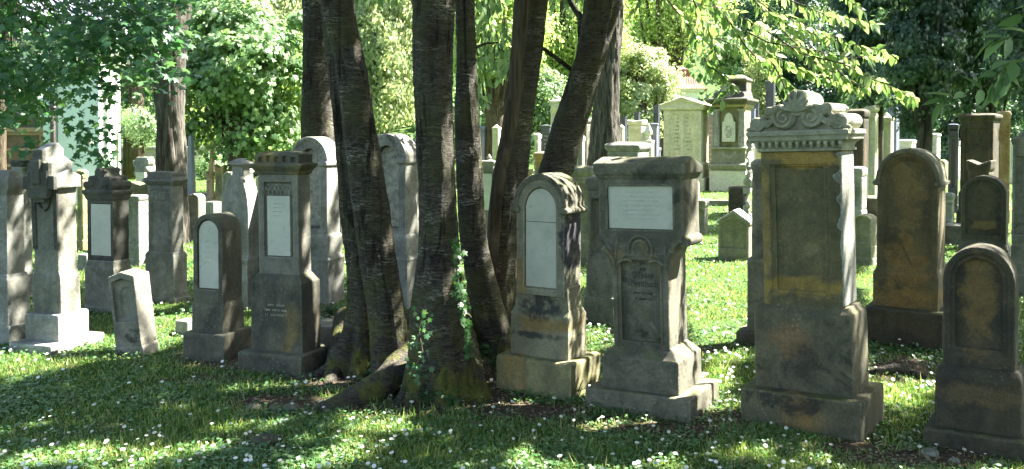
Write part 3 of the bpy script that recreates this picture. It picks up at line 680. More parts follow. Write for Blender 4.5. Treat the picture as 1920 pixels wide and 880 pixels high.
# --- pointed stone with finial
s = S((463, 582), 412, 493, 20, 'pale pointed arch gravestone topped by a small capped finial')
b = nb(); s.loft(b, [(54, 32, None), (54, 32, 576)]); s.part(b, 'base_slab', 'grey', .013)
b = nb(); s.loft(b, [(52, 29, 578), (51, 28, 494), (53, 29, 492), (53, 29, 487), (50, 25, 484), (50, 24, 480)]); s.part(b, 'plinth', 'greyl', .009)
hw, hd = s.hw(50), s.hd(22); oc = gothic(hw, s.z(484, 50, 22), s.z(412, 50, 22), s.z(328, 50, 22))
b = nb(); prism(b, oc, -hd, hd); s.part(b, 'shaft', 'greyl', .008)
b = nb(); zt = s.z(330, 50, 22); loft(b, [(.055, .055, zt-.06), (.055, .055, zt+.09), (.09, .09, zt+.10), (.09, .09, zt+.115), (.03, .03, zt+.155), (.005, .005, zt+.16)]); s.part(b, 'finial', 'greyl', .009)

# --- two tall arched stones behind
def arched(fr, xfl, xbr, psi, label, top, spring, ledge, pl, fw, sw):
    s = S(fr, xfl, xbr, psi, label, group='tall stones with diapered round arches')
    b = nb(); s.loft(b, [(fr[0]-xfl, xbr-fr[0], None), (fr[0]-xfl, xbr-fr[0], fr[1]-7)]); s.part(b, 'base_slab', 'grey', .014)
    f2 = fw*1.08; s2 = sw*1.15
    b = nb(); s.loft(b, [(f2*1.06, s2*1.1, fr[1]-5), (f2*1.06, s2*1.1, pl+6), (f2*1.1, s2*1.15, pl+3), (f2*1.1, s2*1.15, pl-1), (f2, s2, pl-5), (f2, s2, ledge+3), (fw, sw, ledge-3)]); s.part(b, 'plinth', 'greyl', .012)
    hw, hd = s.hw(fw), s.hd(sw); z0, zs, zt = s.z(ledge, fw, sw), s.z(spring, fw, sw), s.z(top, fw, sw)
    oc = arch(hw, z0, zs, zt-zs, n=26); ic = arch(hw*.60, z0+.06, zs-.01, (zt-zs)*.60, n=26)
    b = nb(); prism(b, oc, -hd+.10, hd); prism(b, oc, -hd, -hd+.11, [ic]); s.part(b, 'shaft', 'greyl', .009)
    b = nb(); oa = arch(hw*1.07, zs, zs, (zt-zs)*1.05, n=26)[2:]; ia = arch(hw*.96, zs, zs, (zt-zs)*.93, n=26)[2:]
    prism(b, oa+ia[::-1], -hd-.015, hd+.015)
    for sx in (-1, 1): loft(b, [(hw*.2, hd+.005, zs-.05), (hw*.27, hd+.03, zs-.03), (hw*.27, hd+.03, zs-.005), (hw*.2, hd, zs+.02)], sx*hw*.82, 0)
    for q in range(13):
        a = R(8+q*164/12)
        for rr in (.72, .85): tube(b, [(math.cos(a)*hw*rr, -hd-.003, zs+math.sin(a)*(zt-zs)*rr), (math.cos(a+.06)*hw*(rr+.07), -hd-.012, zs+math.sin(a+.06)*(zt-zs)*(rr+.07)), (math.cos(a+.14)*hw*rr, -hd-.003, zs+math.sin(a+.14)*(zt-zs)*rr)], .005, 5)
    s.part(b, 'arched_hood', 'greyl', .008)
    p = nb(); prism(p, arch(hw*.56, z0+.08, zs-.01, (zt-zs)*.55, n=22), -hd+.07, -hd+.105); s.part(p, 'inscription_panel', 'grey', None)
arched((613, 574), 540, 646, 22, 'tall stone with round arch of diamond carving, directly behind the crenellated stone', 259, 304, 442, 487, 66, 24)
arched((757, 584), 680, 792, 24, 'tall stone with round arch of diamond carving, seen between the two nearest cherry trunks', 253, 299, 443, 487, 72, 22)
# ================================================================== stones further back
M['blackgran'] = simple('polished dark granite', (.045, .048, .062), (.06, .065, .085), 60, .25, .05, .5)
M['bluegran'] = simple('blue grey granite', (.12, .13, .18), (.15, .16, .22), 60, .4, .05, .5)
def mid(kind, xfl, xfr, xbr, yb, yt, mat, label, plf=.3, psi=30, cat='gravestone', name='gravestone', panel=None, capmat=None, group=None, rows=0, tilt=(0, 0), dmax=None):
    s = S((xfr, yb), xfl, xbr, psi, label, name, group, tilt, cat, dmax)
    d = s.P.y; vox = .012 if d < 11 else (.02 if d < 18 else (.03 if d < 26 else None)); cm = capmat or mat
    W, D = s.W/2, s.D/2; H = s.z(yt)
    if kind == 'obelisk':
        hb = H*plf
        b = nb(); loft(b, [(W, D, -.05), (W, D, hb*.5), (W*.93, D*.93, hb*.52), (W*.93, D*.93, hb*.93), (W*.85, D*.85, hb)]); s.part(b, 'plinth', mat, None)
        b = nb(); t = .72 if plf > 0 else .95; loft(b, [(W*.82, D*.82, hb), (W*.82*t, D*.82*t, H-W*.5), (W*.85*t, D*.85*t, H-W*.48), (.01, .01, H)]); s.part(b, 'shaft', mat, None)
        if rows: marks(s.o, 0, W*.5, H*.8, H*.45, rows, -D*.82*.87-.012, 'letterg', int(xfr), .05)
        return s
    hb = H*plf; ov = .04*W/.3
    b = nb()
    if plf > 0:
        loft(b, [(W*1.1, D*1.1, -.05), (W*1.1, D*1.1, hb*.42), (W*1.07, D*1.07, hb*.45)]); s.part(b, 'base_slab', mat, vox)
        b = nb(); loft(b, [(W*1.01, D*1.01, hb*.43), (W*1.01, D*1.01, hb*.92), (W*.95, D*.94, hb+.02)]); s.part(b, 'plinth', mat, vox)
        w, dd = W*.94, D*.92
    else:
        w, dd = W, D; hb = -.05
    r = min(.04, dd*.4); b = nb()
    if kind in ('arch', 'round'):
        zs = H-w*.95 if kind == 'arch' else H-w*.7
        oc = arch(w, hb, zs, H-zs, n=20); prism(b, oc, -dd+r, dd)
        q = arch(w*.74, max(hb, 0)+(H-hb)*.18, zs, (H-zs)*.72, n=18)
        prism(b, oc, -dd, -dd+r+.004, [q]); s.part(b, 'shaft', mat, vox)
        if panel: p = nb(); prism(p, arch(w*.68, max(hb, 0)+(H-hb)*.2, zs, (H-zs)*.66, n=18), -dd+r*.3, -dd+r+.01); s.part(p, 'inscription_panel', panel, None)
    elif kind in ('gable', 'flat', 'pyr', 'urn', 'double'):
        ch = {'gable': W*.5, 'flat': .14, 'pyr': W*.75, 'urn': .62*W+.12, 'double': W*.62}[kind]
        zc = H-ch
        box(b, -w, w, -dd+r, dd, hb, zc+.01)
        hole = [rect(-w*.72, w*.72, max(hb, 0)+(zc-hb)*.12, zc-(zc-hb)*.1)]
        if kind == 'double':
            za = zc-w*.45; hole = [arch(w*.30, max(hb, 0)+.12, za, w*.3, sx*w*.36, 12) for sx in (-1, 1)]
        prism(b, rect(-w, w, hb, zc+.01), -dd, -dd+r+.004, hole); s.part(b, 'shaft', mat, vox)
        if panel: p = nb(); box(p, -w*.66, w*.66, -dd+r*.3, -dd+r+.01, max(hb, 0)+(zc-hb)*.16, zc-(zc-hb)*.14); s.part(p, 'inscription_panel', panel, None)
        b = nb()
        if kind in ('gable', 'double'):
            loft(b, [(w, dd, zc), (w+ov, dd+ov, zc+.05), (w+ov, dd+ov, zc+.10)])
            prism(b, [(-w-ov, zc+.09), (w+ov, zc+.09), (w+ov, zc+.15), (0, H), (-w-ov, zc+.15)], -dd-ov*.6, dd+ov*.6)
            prism(b, [(-w-ov*1.3, zc+.12), (-w-ov*1.3, zc+.17), (0, H+.03), (w+ov*1.3, zc+.17), (w+ov*1.3, zc+.12), (0, H-.03)], -dd-ov*1.3, dd+ov*1.3)
        elif kind == 'flat':
            loft(b, [(w, dd, zc), (w+ov*.6, dd+ov*.6, zc+.03), (w+ov, dd+ov, zc+.06), (w+ov, dd+ov, zc+.11), (w*.8, dd*.6, H)])
        elif kind == 'pyr':
            loft(b, [(w, dd, zc), (w+ov, dd+ov, zc+.03), (w+ov, dd+ov, zc+.07), (.01, .01, H)])
        else:
            loft(b, [(w, dd, zc), (w+ov, dd+ov, zc+.04), (w+ov, dd+ov, zc+.09)])
            k = w*.8; q = min(dd, w)*.6
            pr = [(.5, .09), (.25, .15), (.2, .2), (.75, .35), (.95, .55), (.6, .72), (.3, .78), (.35, .85), (.1, 1.0)]
            tube(b, [(0, 0, zc+.05+(H-zc-.05)*z_) for r_, z_ in pr], [q*r_ for r_, z_ in pr], 12)
        s.part(b, 'cap', cm, vox)
        if rows: marks(s.o, 0, w*.6, zc-.15, max(hb, 0)+.3, rows, -dd+(r if not panel else r*.3)-.001, 'letterg' if 'gran' in mat else 'letter', int(xfr), .04)
    elif kind == 'block':
        box(b, -w, w, -dd, dd, -.05, H); s.part(b, 'block', mat, vox)
    elif kind == 'rough':
        rn = random.Random(int(xfr))
        for k in range(26): box(b, -w+rn.random()*.1, w-rn.random()*.1, -dd+rn.random()*.05, dd-rn.random()*.06, hb+(H-hb)*k/26, hb+(H-hb)*(k+1.3)/26)
        s.part(b, 'shaft', mat, vox or .03, 2.5)
        if panel: p = nb(); box(p, -w*.35, w*.65, -dd-.02, -dd+.05, hb+(H-hb)*.2, hb+(H-hb)*.82); s.part(p, 'inscription_panel', panel, None)
    return s
# left side
mid('pyr', 22, 44, 64, 560, 303, 'greyl', 'thin bluish stone with small dark peaked cap just behind the leftmost stone', .2, 20, capmat='black')
mid('flat', 143, 156, 168, 470, 318, 'yell', 'narrow yellowish stone half hidden behind the cross headed stone', .3, 20)
mid('pyr', 236, 261, 281, 500, 366, 'greyl', 'short square pillar with shallow pyramid cap beside the scroll topped stone', .28, 22)
mid('rough', 246, 280, 300, 440, 297, 'greyl', 'rough hewn stone with smooth cream panel, left of the ropey trunk', .0, 22, panel='cream')
mid('gable', 248, 283, 296, 470, 352, 'dark', 'low dark gabled stone in front of the rough hewn one', .3, 22)
mid('obelisk', 350, 360, 377, 400, 253, 'bluegran', 'pale blue granite obelisk right of the ropey tree trunk', .42, 20, cat='obelisk', name='obelisk')
mid('round', 350, 373, 388, 452, 364, 'grey', 'small round topped niche stone at the foot of the obelisk', .3, 22)
mid('gable', 385, 398, 404, 392, 331, 'orange', 'small brown pillar stone, left one of a pair by the far wall', .3, 22)
mid('gable', 402, 418, 427, 396, 319, 'yell', 'taller brown pillar stone, right one of a pair by the far wall', .3, 22)
mid('arch', 415, 436, 446, 404, 322, 'grey', 'grey arched stone partly hidden by the pointed finial stone', .2, 22)
mid('block', 384, 400, 416, 416, 379, 'greyl', 'plain low stone block on the grass below the pillar stones', 0, 24, cat='stone block', name='stone_block')
mid('flat', 434, 452, 460, 385, 298, 'cream', 'slim cream stone behind the finial of the pointed stone', .2, 22)
mid('arch', 478, 489, 500, 452, 330, 'cream', 'narrow cream arched stone glimpsed left of the crenellated stone', .3, 22)
mid('round', 612, 641, 656, 462, 317, 'greyl', 'pale round shouldered stone standing right of the diamond arched stone', .35, 24)
mid('flat', 762, 781, 800, 520, 262, 'grey', 'tall grey pillar stone mostly hidden behind the central cherry trunk', .4, 24)
mid('block', 328, 352, 420, 630, 603, 'greyl', 'low pale kerb block beside the low round topped stone', 0, 22, cat='stone block', name='stone_block')
mid('block', 575, 650, 690, 658, 615, 'grey', 'long low kerb stone between the crenellated stone and the mossy trunk', 0, 16, cat='stone block', name='stone_block', dmax=.3)
mid('block', 262, 300, 322, 500, 482, 'grey', 'flat kerb stone on the grass behind the small leaning stone', 0, 22, cat='stone block', name='stone_block')
mid('block', 146, 163, 192, 508, 478, 'greyl', 'low kerb in sunlight between the cross stone and scroll stone', 0, 22, cat='stone block', name='stone_block')
# between trunks
mid('flat', 895, 909, 921, 352, 237, 'bluegran', 'bright bluish slab between the central and leaning trunks', .25, 26)
mid('urn', 922, 934, 946, 358, 232, 'cream', 'cream column stone with small capital right of the bluish slab', .3, 26)
mid('urn', 898, 926, 936, 452, 288, 'grey', 'dark urn topped stone with pale slab between the trunks', .25, 26, panel='marble')
mid('pyr', 925, 934, 941, 345, 226, 'blackgran', 'distant black granite pillar above the cream column', .2, 26, cat='obelisk', name='obelisk')
mid('flat', 1000, 1009, 1016, 380, 250, 'cream', 'cream pillar stone right of the forked leaning trunk', .35, 28)
mid('pyr', 1012, 1031, 1036, 366, 233, 'blackgran', 'dark granite stone with lines of worn gilt writing, framed by two leaning trunks', .2, 28, rows=9)
mid('pyr', 1020, 1029, 1037, 345, 214, 'blackgran', 'black granite post peeking above the dark inscribed stone', .2, 28, cat='obelisk', name='obelisk')
mid('urn', 1030, 1052, 1062, 372, 178, 'cream', 'tall cream monument with draped ornament, partly behind the leaning trunk', .25, 28, cat='monument', name='monument')
mid('flat', 1000, 1036, 1052, 420, 285, 'yell', 'squat mossy pedestal between the leaning trunks', .4, 28)
mid('flat', 1080, 1091, 1098, 400, 254, 'greyl', 'slender grey column with round cap behind the leaning trunk', .3, 28)
mid('flat', 1072, 1100, 1112, 360, 222, 'dark', 'tall dark greenish slab left of the shaggy trunk', .2, 28)
s = mid('flat', 1064, 1112, 1124, 500, 312, 'mossy', 'mossy yellow green stone with rough cap and sunlit side, left of the roofed stone', .25, 28, capmat='mossy')
s = mid('flat', 1098, 1150, 1176, 612, 330, 'grey', 'slim grey stone on a tall plain plinth, hidden behind the roofed stone', .42, 28)
s = mid('flat', 1135, 1197, 1219, 470, 267, 'greyl', 'pale stone with pierced lattice relief above the dark roofed stone', .2, 28)
b = nb(); rn = random.Random(5)
w, zt = s.W/2*.81*.72, s.z(290, 60, 20)
for k in range(18):
    x = rn.uniform(-w*.9, w*.9); z = zt-rn.uniform(0, .22); tube(b, [(x, -s.D/2*.78+.01, z), (x+.03, -s.D/2*.78-.004, z+.02), (x+.05, -s.D/2*.78+.01, z-.01)], .012, 5)
s.part(b, 'lattice_relief', 'dark', None)
mid('urn', 1158, 1168, 1182, 358, 232, 'cream', 'white urn stone beside the shaggy trunk', .3, 28)
mid('gable', 1176, 1203, 1222, 356, 229, 'cream', 'cream stone with small carved pediment behind the lattice stone', .25, 28)
s = mid('pyr', 1203, 1221, 1241, 366, 262, 'cream', 'cream cross shaped post with stacked pointed caps', .25, 28, cat='monument', name='monument')
b = nb(); H = s.z(262); w = s.W*.2
loft(b, [(w, w, H-.25), (w, w, H+.12), (w*1.7, w*1.7, H+.14), (w*1.7, w*1.7, H+.2), (.01, .01, H+.42)]); s.part(b, 'upper_cap', 'cream', None)
for a, b_, c_, y0, y1, m, l in ((1161, 1172, 1179, 340, 218, 'blackgran', 'black granite post with flat pyramid tip, left of three behind the cream pediment stone'),
        (1188, 1197, 1211, 340, 211, 'blackgran', 'dark granite post with pyramid tip behind the cream pediment stone'),
        (1224, 1234, 1254, 345, 197, 'blackgran', 'tallest dark granite post with pale blue sunlit side, left of the double tablet'),
        (1218, 1231, 1240, 352, 231, 'bluegran', 'short bluish granite stone in front of the tallest granite post')):
    mid('pyr', a, b_, c_, y0, y1, m, l, .2, 28, cat='obelisk', name='obelisk')
mid('double', 1240, 1316, 1331, 358, 183, 'cream', 'large cream double tablet monument with triangular pediment', .3, 24, rows=9, cat='monument', name='monument')
mid('flat', 1322, 1340, 1349, 350, 213, 'blackgran', 'narrow dark inscribed slab between the double tablet and the baroque monument', .2, 28, rows=8)
# baroque monument
s = S((1398, 360), 1330, 1416, 26, 'ornate baroque monument with rosette arch, columns and garland', 'monument', cat='monument')
b = nb(); s.loft(b, [(68, 18, None), (68, 18, 322), (66, 16, 318)]); s.part(b, 'base_slab', 'cream', None)
b = nb(); s.loft(b, [(72, 20, 318), (72, 20, 309), (66, 16, 306), (64, 15, 282), (68, 17, 280), (68, 17, 276)]); s.part(b, 'plinth', 'mossy', .03)
hw, hd = s.hw(58), s.hd(14)
b = nb(); s.loft(b, [(56, 12, 278), (56, 12, 204), (64, 16, 200), (66, 17, 192)]); s.part(b, 'shaft', 'yell', .03)
for sx in (-1, 1):
    b = nb(); tube(b, [(sx*hw*.82, -hd*.95, s.z(276, 58, 14)), (sx*hw*.82, -hd*.95, s.z(210, 58, 14)), (sx*hw*.82, -hd*.95, s.z(204, 58, 14))], [.1, .085, .13], 12); s.part(b, 'column', 'grey', None)
b = nb(); z0, z1 = s.z(266, 58, 14), s.z(222, 58, 14)
prism(b, [(-hw*.42, z0), (hw*.42, z0), (hw*.42, z1-.1), (hw*.3, z1-.08)]+arc(0, z1-.05, hw*.28, .2, 10, 170, 12)+[(-hw*.3, z1-.08), (-hw*.42, z1-.1)], -hd-.03, -hd+.06); s.part(b, 'inscription_panel', 'cream', None)
b = nb(); s.loft(b, [(66, 17, 196), (76, 22, 188), (78, 23, 184), (60, 16, 183), (58, 15, 172)]); za, zt = s.z(183, 60, 15), s.z(160, 60, 15)
prism(b, arch(hw*.62, za-.02, za+.12, (zt-za)*.85), -hd-.06, hd*.9); prism(b, rect(hw*.1, hw*.95, za, zt+.12), -hd*.3, hd); loft(b, [(hw*.5, hd*.7, zt+.1), (hw*.62, hd*.9, zt+.16), (hw*.62, hd*.9, zt+.2), (hw*.15, hd*.3, zt+.32)], hw*.42, .1)
s.part(b, 'pediment', 'dark', .03)
b = nb(); q = za+.2
for rr in (.32, .22, .12): tube(b, [(x, -hd-.08-(.32-rr)*.2, z) for x, z in arc(0, q, rr*hw*1.3, rr*hw*1.3, 0, 360, 18)], .03, 6)
s.part(b, 'rosette', 'grey', None)
b = nb(); tube(b, [(x, -hd-.03, z) for x, z in arc(0, s.z(284, 58, 14)-.0, hw*.4, .16, 180, 360, 12)], .04, 6); s.part(b, 'garland', 'grey', None)
marks(s.o, 0, hw*.3, z1-.2, z0+.1, 7, -hd-.031, 'letter', 9, .04)
# around the lit lawn
mid('block', 1365, 1393, 1401, 402, 350, 'brown', 'dark broken stump of stone left of the rough pillar', 0, 28, cat='stone block', name='stone_block')
s = mid('rough', 1390, 1410, 1422, 455, 250, 'greyl', 'rough trunk shaped stone pillar behind the scroll monument', 0, 28)
mid('flat', 1300, 1322, 1333, 440, 374, 'grey', 'low grey stone end at the corner of the grass, right of the roofed stone', 0, 28)
mid('block', 1325, 1372, 1376, 387, 376, 'grey', 'thin kerb stone lying between the grass and the baroque monument', 0, 10, cat='stone block', name='stone_block')
s = S((1404, 490), 1346, 1414, 26, 'small pale stone with pointed gable top standing on the sunlit lawn')
hw, hd = s.W/2, s.D/2; zt = s.z(420); ap = s.z(400); b = nb()
oc = [(-hw, -.05), (hw, -.05), (hw, zt), (0, ap), (-hw, zt)]; ic = [(-hw*.82, s.z(468)), (hw*.82, s.z(468)), (hw*.82, zt-.02), (0, ap-.06), (-hw*.82, zt-.02)]
prism(b, oc, -hd+.03, hd); prism(b, oc, -hd, -hd+.035, [ic]); s.part(b, 'shaft', 'mossy', .012)
b = nb(); prism(b, [(-hw-.02, zt-.02), (-hw-.02, zt+.02), (0, ap+.035), (hw+.02, zt+.02), (hw+.02, zt-.02), (0, ap-.005)], -hd-.015, hd+.015); s.part(b, 'coping', 'greyl', .012)
# slim stone beside scroll monument
s = S((1470, 657), 1380, 1500, 28, 'slim grey stone with small cap on a tall plinth, left of the scroll monument')
b = nb(); s.loft(b, [(90, 30, None), (90, 30, 633), (88, 28, 629)]); s.part(b, 'base_slab', 'dark', .012)
b = nb(); s.loft(b, [(54, 20, 631), (54, 20, 500), (57, 22, 496), (57, 22, 490), (50, 18, 486)]); s.part(b, 'plinth', 'grey', .012)
hw, hd = s.hw(42), s.hd(16); z0, z1 = s.z(488, 42, 16), s.z(318, 42, 16)
b = nb(); box(b, -hw, hw, -hd+.015, hd, z0, z1); prism(b, rect(-hw, hw, z0, z1), -hd, -hd+.018, [rect(-hw*.7, hw*.7, z0+.1, z1-.08)]); s.part(b, 'shaft', 'grey', .010)
b = nb(); s.loft(b, [(42, 16, 322), (48, 20, 314), (48, 20, 306), (32, 10, 299)]); s.part(b, 'cap', 'greyl', .011)
# posts behind the scroll monument
for a, b_, c_, y0, y1, m, l in ((1405, 1414, 1425, 340, 205, 'bluegran', 'small pale blue granite post between the baroque and scroll monuments'),
        (1412, 1421, 1431, 336, 193, 'blackgran', 'granite post with sunlit pyramid tip behind the small pale post'),
        (1434, 1450, 1468, 345, 150, 'blackgran', 'tall black granite pillar with pale side rising behind the scroll monument')):
    mid('pyr', a, b_, c_, y0, y1, m, l, .2, 28, cat='obelisk', name='obelisk')
# right side
mid('flat', 1586, 1618, 1636, 470, 204, 'brown', 'tall brown slab just right of the scroll monument', .35, 40)
mid('flat', 1618, 1640, 1656, 400, 198, 'cream', 'tall cream slab with brilliant sunlit edge', .3, 40)
mid('urn', 1646, 1669, 1682, 392, 210, 'cream', 'cream panelled stone right of the tall cream slab', .3, 40)
mid('flat', 1660, 1680, 1690, 350, 165, 'bluegran', 'tall smooth grey slab behind the cream panelled stone', .1, 40)
mid('flat', 1592, 1615, 1626, 478, 313, 'greyl', 'small white ornate bracket stone against the brown slab', .5, 40)
mid('round', 1596, 1634, 1648, 500, 404, 'mossy', 'small green round shouldered stone in bright sun right of the scroll monument', .35, 40)
mid('block', 1575, 1655, 1700, 470, 372, 'dark', 'dark broad stone pedestal behind the small green stone', 0, 40, cat='stone block', name='stone_block', dmax=.5)
mid('flat', 1768, 1786, 1794, 428, 362, 'greyl', 'small white rectangular stone between the two round topped stones', .2, 40)
mid('block', 1768, 1830, 1850, 462, 425, 'grey', 'low grey kerb wall behind the small white stone', 0, 34, cat='stone block', name='stone_block', dmax=.4)
mid('flat', 1796, 1862, 1876, 425, 212, 'brown', 'wide tall brown slab under the dark conifer', .3, 40, rows=5)
mid('flat', 1868, 1893, 1912, 420, 208, 'orange', 'orange streaked stone right of the wide brown slab', .3, 28)
mid('flat', 1776, 1796, 1803, 400, 232, 'blackgran', 'dark slab with a white sunlit sliver left of the wide brown slab', .2, 28)
mid('gable', 1812, 1854, 1864, 470, 313, 'brown', 'low brown gabled stone peeping over the smaller round stone', .3, 40)
mid('arch', 1896, 1910, 1916, 440, 314, 'orange', 'bright orange arched stone near the picture edge', .2, 40)
mid('urn', 1893, 1935, 1955, 560, 240, 'grey', 'tall urn topped pedestal cut by the picture edge', .3, 40, cat='monument', name='monument')
mid('flat', 1896, 1940, 1960, 480, 360, 'dark', 'dark low stone behind the urn pedestal', .3, 40)
# ================================================================== chapel, walls, pavilion
def abox(bm, x0, x1, y0, y1, z0, z1): box(bm, x0, x1, y0, y1, z0, z1)
P = at(186, 250, 21.0)
ch = empty('chapel', (P.x, P.y, 0), R(20)); tag(ch, 'pale mint plastered chapel with arched wooden doorway and slate roof', 'chapel')
H = zat(84, 21.0)
b = nb(); dx = (at(15, 250, 21).x-P.x)
door_w, zsp = .95, zat(243, 21.4)
hole = arch(door_w, .0, zsp, door_w*.95, dx, 24)
prism(b, [(-11, -.3), (0, -.3), (0, H), (-11, H)], 0, .35, [[(x, max(z, -.0)) for x, z in hole]]); box(b, -10.9, -.0, .36, 7.5, -.3, H-.003); fin(b, 'wall', M['mint'], ch)
b = nb(); oa = arch(door_w+.28, 0, zsp, door_w+.25, dx, 24)[2:]; ia = arch(door_w+.12, 0, zsp, door_w+.1, dx, 24)[2:]
prism(b, [(dx+door_w+.28, 0)]+oa+[(dx-door_w-.28, 0), (dx-door_w-.12, 0)]+ia[::-1]+[(dx+door_w+.12, 0)], -.05, .02); fin(b, 'arch_moulding', M['mint'], ch)
b = nb(); box(b, -.85, -.0, -.06, .3, -.3, H); fin(b, 'corner_pilaster', M['mint'], ch)
b = nb(); box(b, -.02, .012, .05, 7.5, -.3, H-.005); fin(b, 'side_wall', M['white'], ch)
dr = nb(); box(dr, dx-door_w, dx+door_w, .22, .28, 0, zsp-.02); dr = fin(dr, 'door', M['wood'], ch)
b = nb()
for x in (dx-door_w+.04, dx-.05, dx+.12, dx+door_w-.05): box(b, x-.05, x+.05, .17, .222, 0, zsp-.03)
for z in np.linspace(.2, zsp-.1, 5): box(b, dx-door_w, dx+door_w, .178, .221, z-.03, z+.03)
box(b, dx-door_w-.04, dx+door_w+.04, .12, .24, zsp-.06, zsp+.04); fin(b, 'door_frame', M['woodl'], dr)
fl = nb(); prism(fl, arch(door_w, zsp+.04, zsp+.05, door_w*.9, dx, 20), .25, .29); fl = fin(fl, 'fanlight', M['glass'], ch)
b = nb()
for a in range(15, 180, 30): tube(b, [(dx, .22, zsp+.05), (dx+math.cos(R(a))*door_w*.95, .22, zsp+.05+math.sin(R(a))*door_w*.9)], .022, 6)
tube(b, [(x, .22, z) for x, z in arc(dx, zsp+.05, door_w*.45, door_w*.42, 0, 180, 16)], .022, 6); fin(b, 'glazing_bars', M['wood'], fl)
b = nb(); box(b, -11.2, .3, -.3, 7.8, H, H+.14); fin(b, 'eaves', M['white'], ch)
b = nb(); prism(b, [(-.45, H+.14), (8.0, H+.14), (3.75, H+4.2)], -11.3, .4, ax='x'); fin(b, 'roof', M['slate'], ch)
b = nb(); tube(b, [(-.95, -.12, H-.1), (-.95, -.12, .1)], .055, 10)
for z in (1, 2.2, 3.3): tube(b, [(-.95, -.12, z), (-.95, -.12, z+.06)], .075, 10)
fin(b, 'downpipe', M['metal'], ch, smooth=True)
# rubble wall
def wall(x0, x1, d0, d1, top, label, th=.4, mat='rubble'):
    A, B = at(x0, 300, d0), at(x1, 300, d1); A.z = B.z = 0; L = (B-A).length; ang = math.atan2(B.y-A.y, B.x-A.x)
    o = empty('stone_wall', (A.x, A.y, float(gz(A.x, A.y))-.1), ang); tag(o, label, 'wall')
    H = zat(top, d0)-o.location.z
    b = nb(); box(b, 0, L, 0, th, 0, H-.08)
    bmesh.ops.subdivide_edges(b, edges=[e for e in b.edges if e.calc_length() > 1], cuts=20, use_grid_fill=True); fin(b, 'masonry', M[mat], o)
    b = nb(); box(b, -.05, L+.05, -.06, th+.06, H-.08, H); fin(b, 'coping', M['greyl'], o)
wall(200, 640, 31, 33, 276, 'long sunlit rubble stone wall behind the obelisk and ropey trunk')
# pavilion with red roof
P = at(1280, 250, 35); pv = empty('pavilion', (P.x, P.y, float(gz(P.x, P.y))-.2), R(-12)); tag(pv, 'small white pavilion with red tiled hipped roof seen through the trees', 'pavilion')
H = zat(172, 35)-pv.location.z
b = nb(); box(b, -.62, .58, -.6, .6, 0, H); fin(b, 'wall', M['white'], pv)
b = nb(); loft(b, [(.78, .78, H), (.82, .82, H+.07)]); fin(b, 'cornice', M['white'], pv)
b = nb(); loft(b, [(.9, .9, H+.07), (.62, .62, H+.25), (.36, .36, H+.52), (.3, .3, H+.55), (.2, .2, H+.85), (.02, .02, H+.95)]); fin(b, 'roof', M['tile'], pv)
# ================================================================== ground
xs = np.concatenate([np.linspace(-200, -20, 40), np.linspace(-19.8, -8, 60), np.linspace(-7.9, 7.9, 200), np.linspace(8, 20, 60), np.linspace(20.5, 200, 40)])
ys = np.concatenate([np.linspace(-30, 1, 20), np.linspace(1.1, 13, 200), np.linspace(13.1, 45, 120), np.linspace(46, 260, 50)])
X, Y = np.meshgrid(xs, ys); Z = gz(X, Y)+np.where((Y > 2) & (Y < 14), .016*(fbm(X*3, Y*3, 0, 3, 9)-.5), 0)
vs = np.stack([X, Y, Z], -1).reshape(-1, 3); ny, nx = X.shape
i = np.arange(nx-1)[None, :]+nx*np.arange(ny-1)[:, None]; fc = np.stack([i, i+1, i+1+nx, i+nx], -1).reshape(-1, 4)
def npmesh(name, v, f, mat, parent=None, smooth=False, mats=None, midx=None):
    me = bpy.data.meshes.new(name); v = np.ascontiguousarray(v, dtype=np.float32); f = np.ascontiguousarray(f, dtype=np.int32); k = f.shape[1]
    me.vertices.add(len(v)); me.vertices.foreach_set('co', v.ravel()); me.loops.add(f.size); me.loops.foreach_set('vertex_index', f.ravel())
    me.polygons.add(len(f)); me.polygons.foreach_set('loop_start', np.arange(0, f.size, k, dtype=np.int32)); me.polygons.foreach_set('loop_total', np.full(len(f), k, dtype=np.int32))
    if smooth: me.polygons.foreach_set('use_smooth', np.ones(len(f), dtype=bool))
    for m in (mats or [mat]): me.materials.append(m)
    if midx is not None: me.polygons.foreach_set('material_index', midx.astype(np.int32))
    me.update(calc_edges=True); o = bpy.data.objects.new(name, me); COL.objects.link(o)
    if parent is not None: o.parent = parent
    return o
def pxw(x, y, z=0.0):
    z = z-EYE; zc = y*CP-z*SP; yc = y*SP+z*CP; zc = np.maximum(zc, .1)
    return 960+F*x/zc, 440-SHIFT-F*yc/zc
BARE = [(850, 745, 150, 28, .95), (1000, 772, 130, 18, .85), (470, 672, 140, 24, .8), (640, 705, 120, 26, .95), (520, 755, 130, 20, .7), (300, 690, 40, 20, .2), (1690, 690, 90, 25, .8),
        (480, 830, 80, 22, .55), (1370, 785, 70, 26, .6), (1700, 862, 170, 24, .85), (1240, 803, 170, 16, .7), (1130, 790, 80, 18, .6), (900, 700, 80, 36, .95), (1250, 640, 60, 15, .3), (600, 600, 60, 20, .6), (1330, 655, 40, 12, .5), (1600, 838, 110, 20, .7), (740, 770, 160, 16, .6), (400, 712, 110, 14, .5), (200, 800, 70, 16, .3)]
def soil(x, y):
    px, py = pxw(x, y); s = np.zeros_like(px)
    for a, b_, c_, d, k in BARE: s = np.maximum(s, k*np.exp(-(((px-a)/c_)**2+((py-b_)/d)**2)*.9))
    return np.where(y > 1, s, 0)
gr = npmesh('ground', vs, fc, M['ground'], smooth=True); tag(gr, kind='structure')
ca = gr.data.color_attributes.new('soil', 'FLOAT_COLOR', 'POINT'); sv = soil(vs[:, 0], vs[:, 1]); ca.data.foreach_set('color', np.stack([sv, sv, sv, np.ones_like(sv)], -1).ravel())
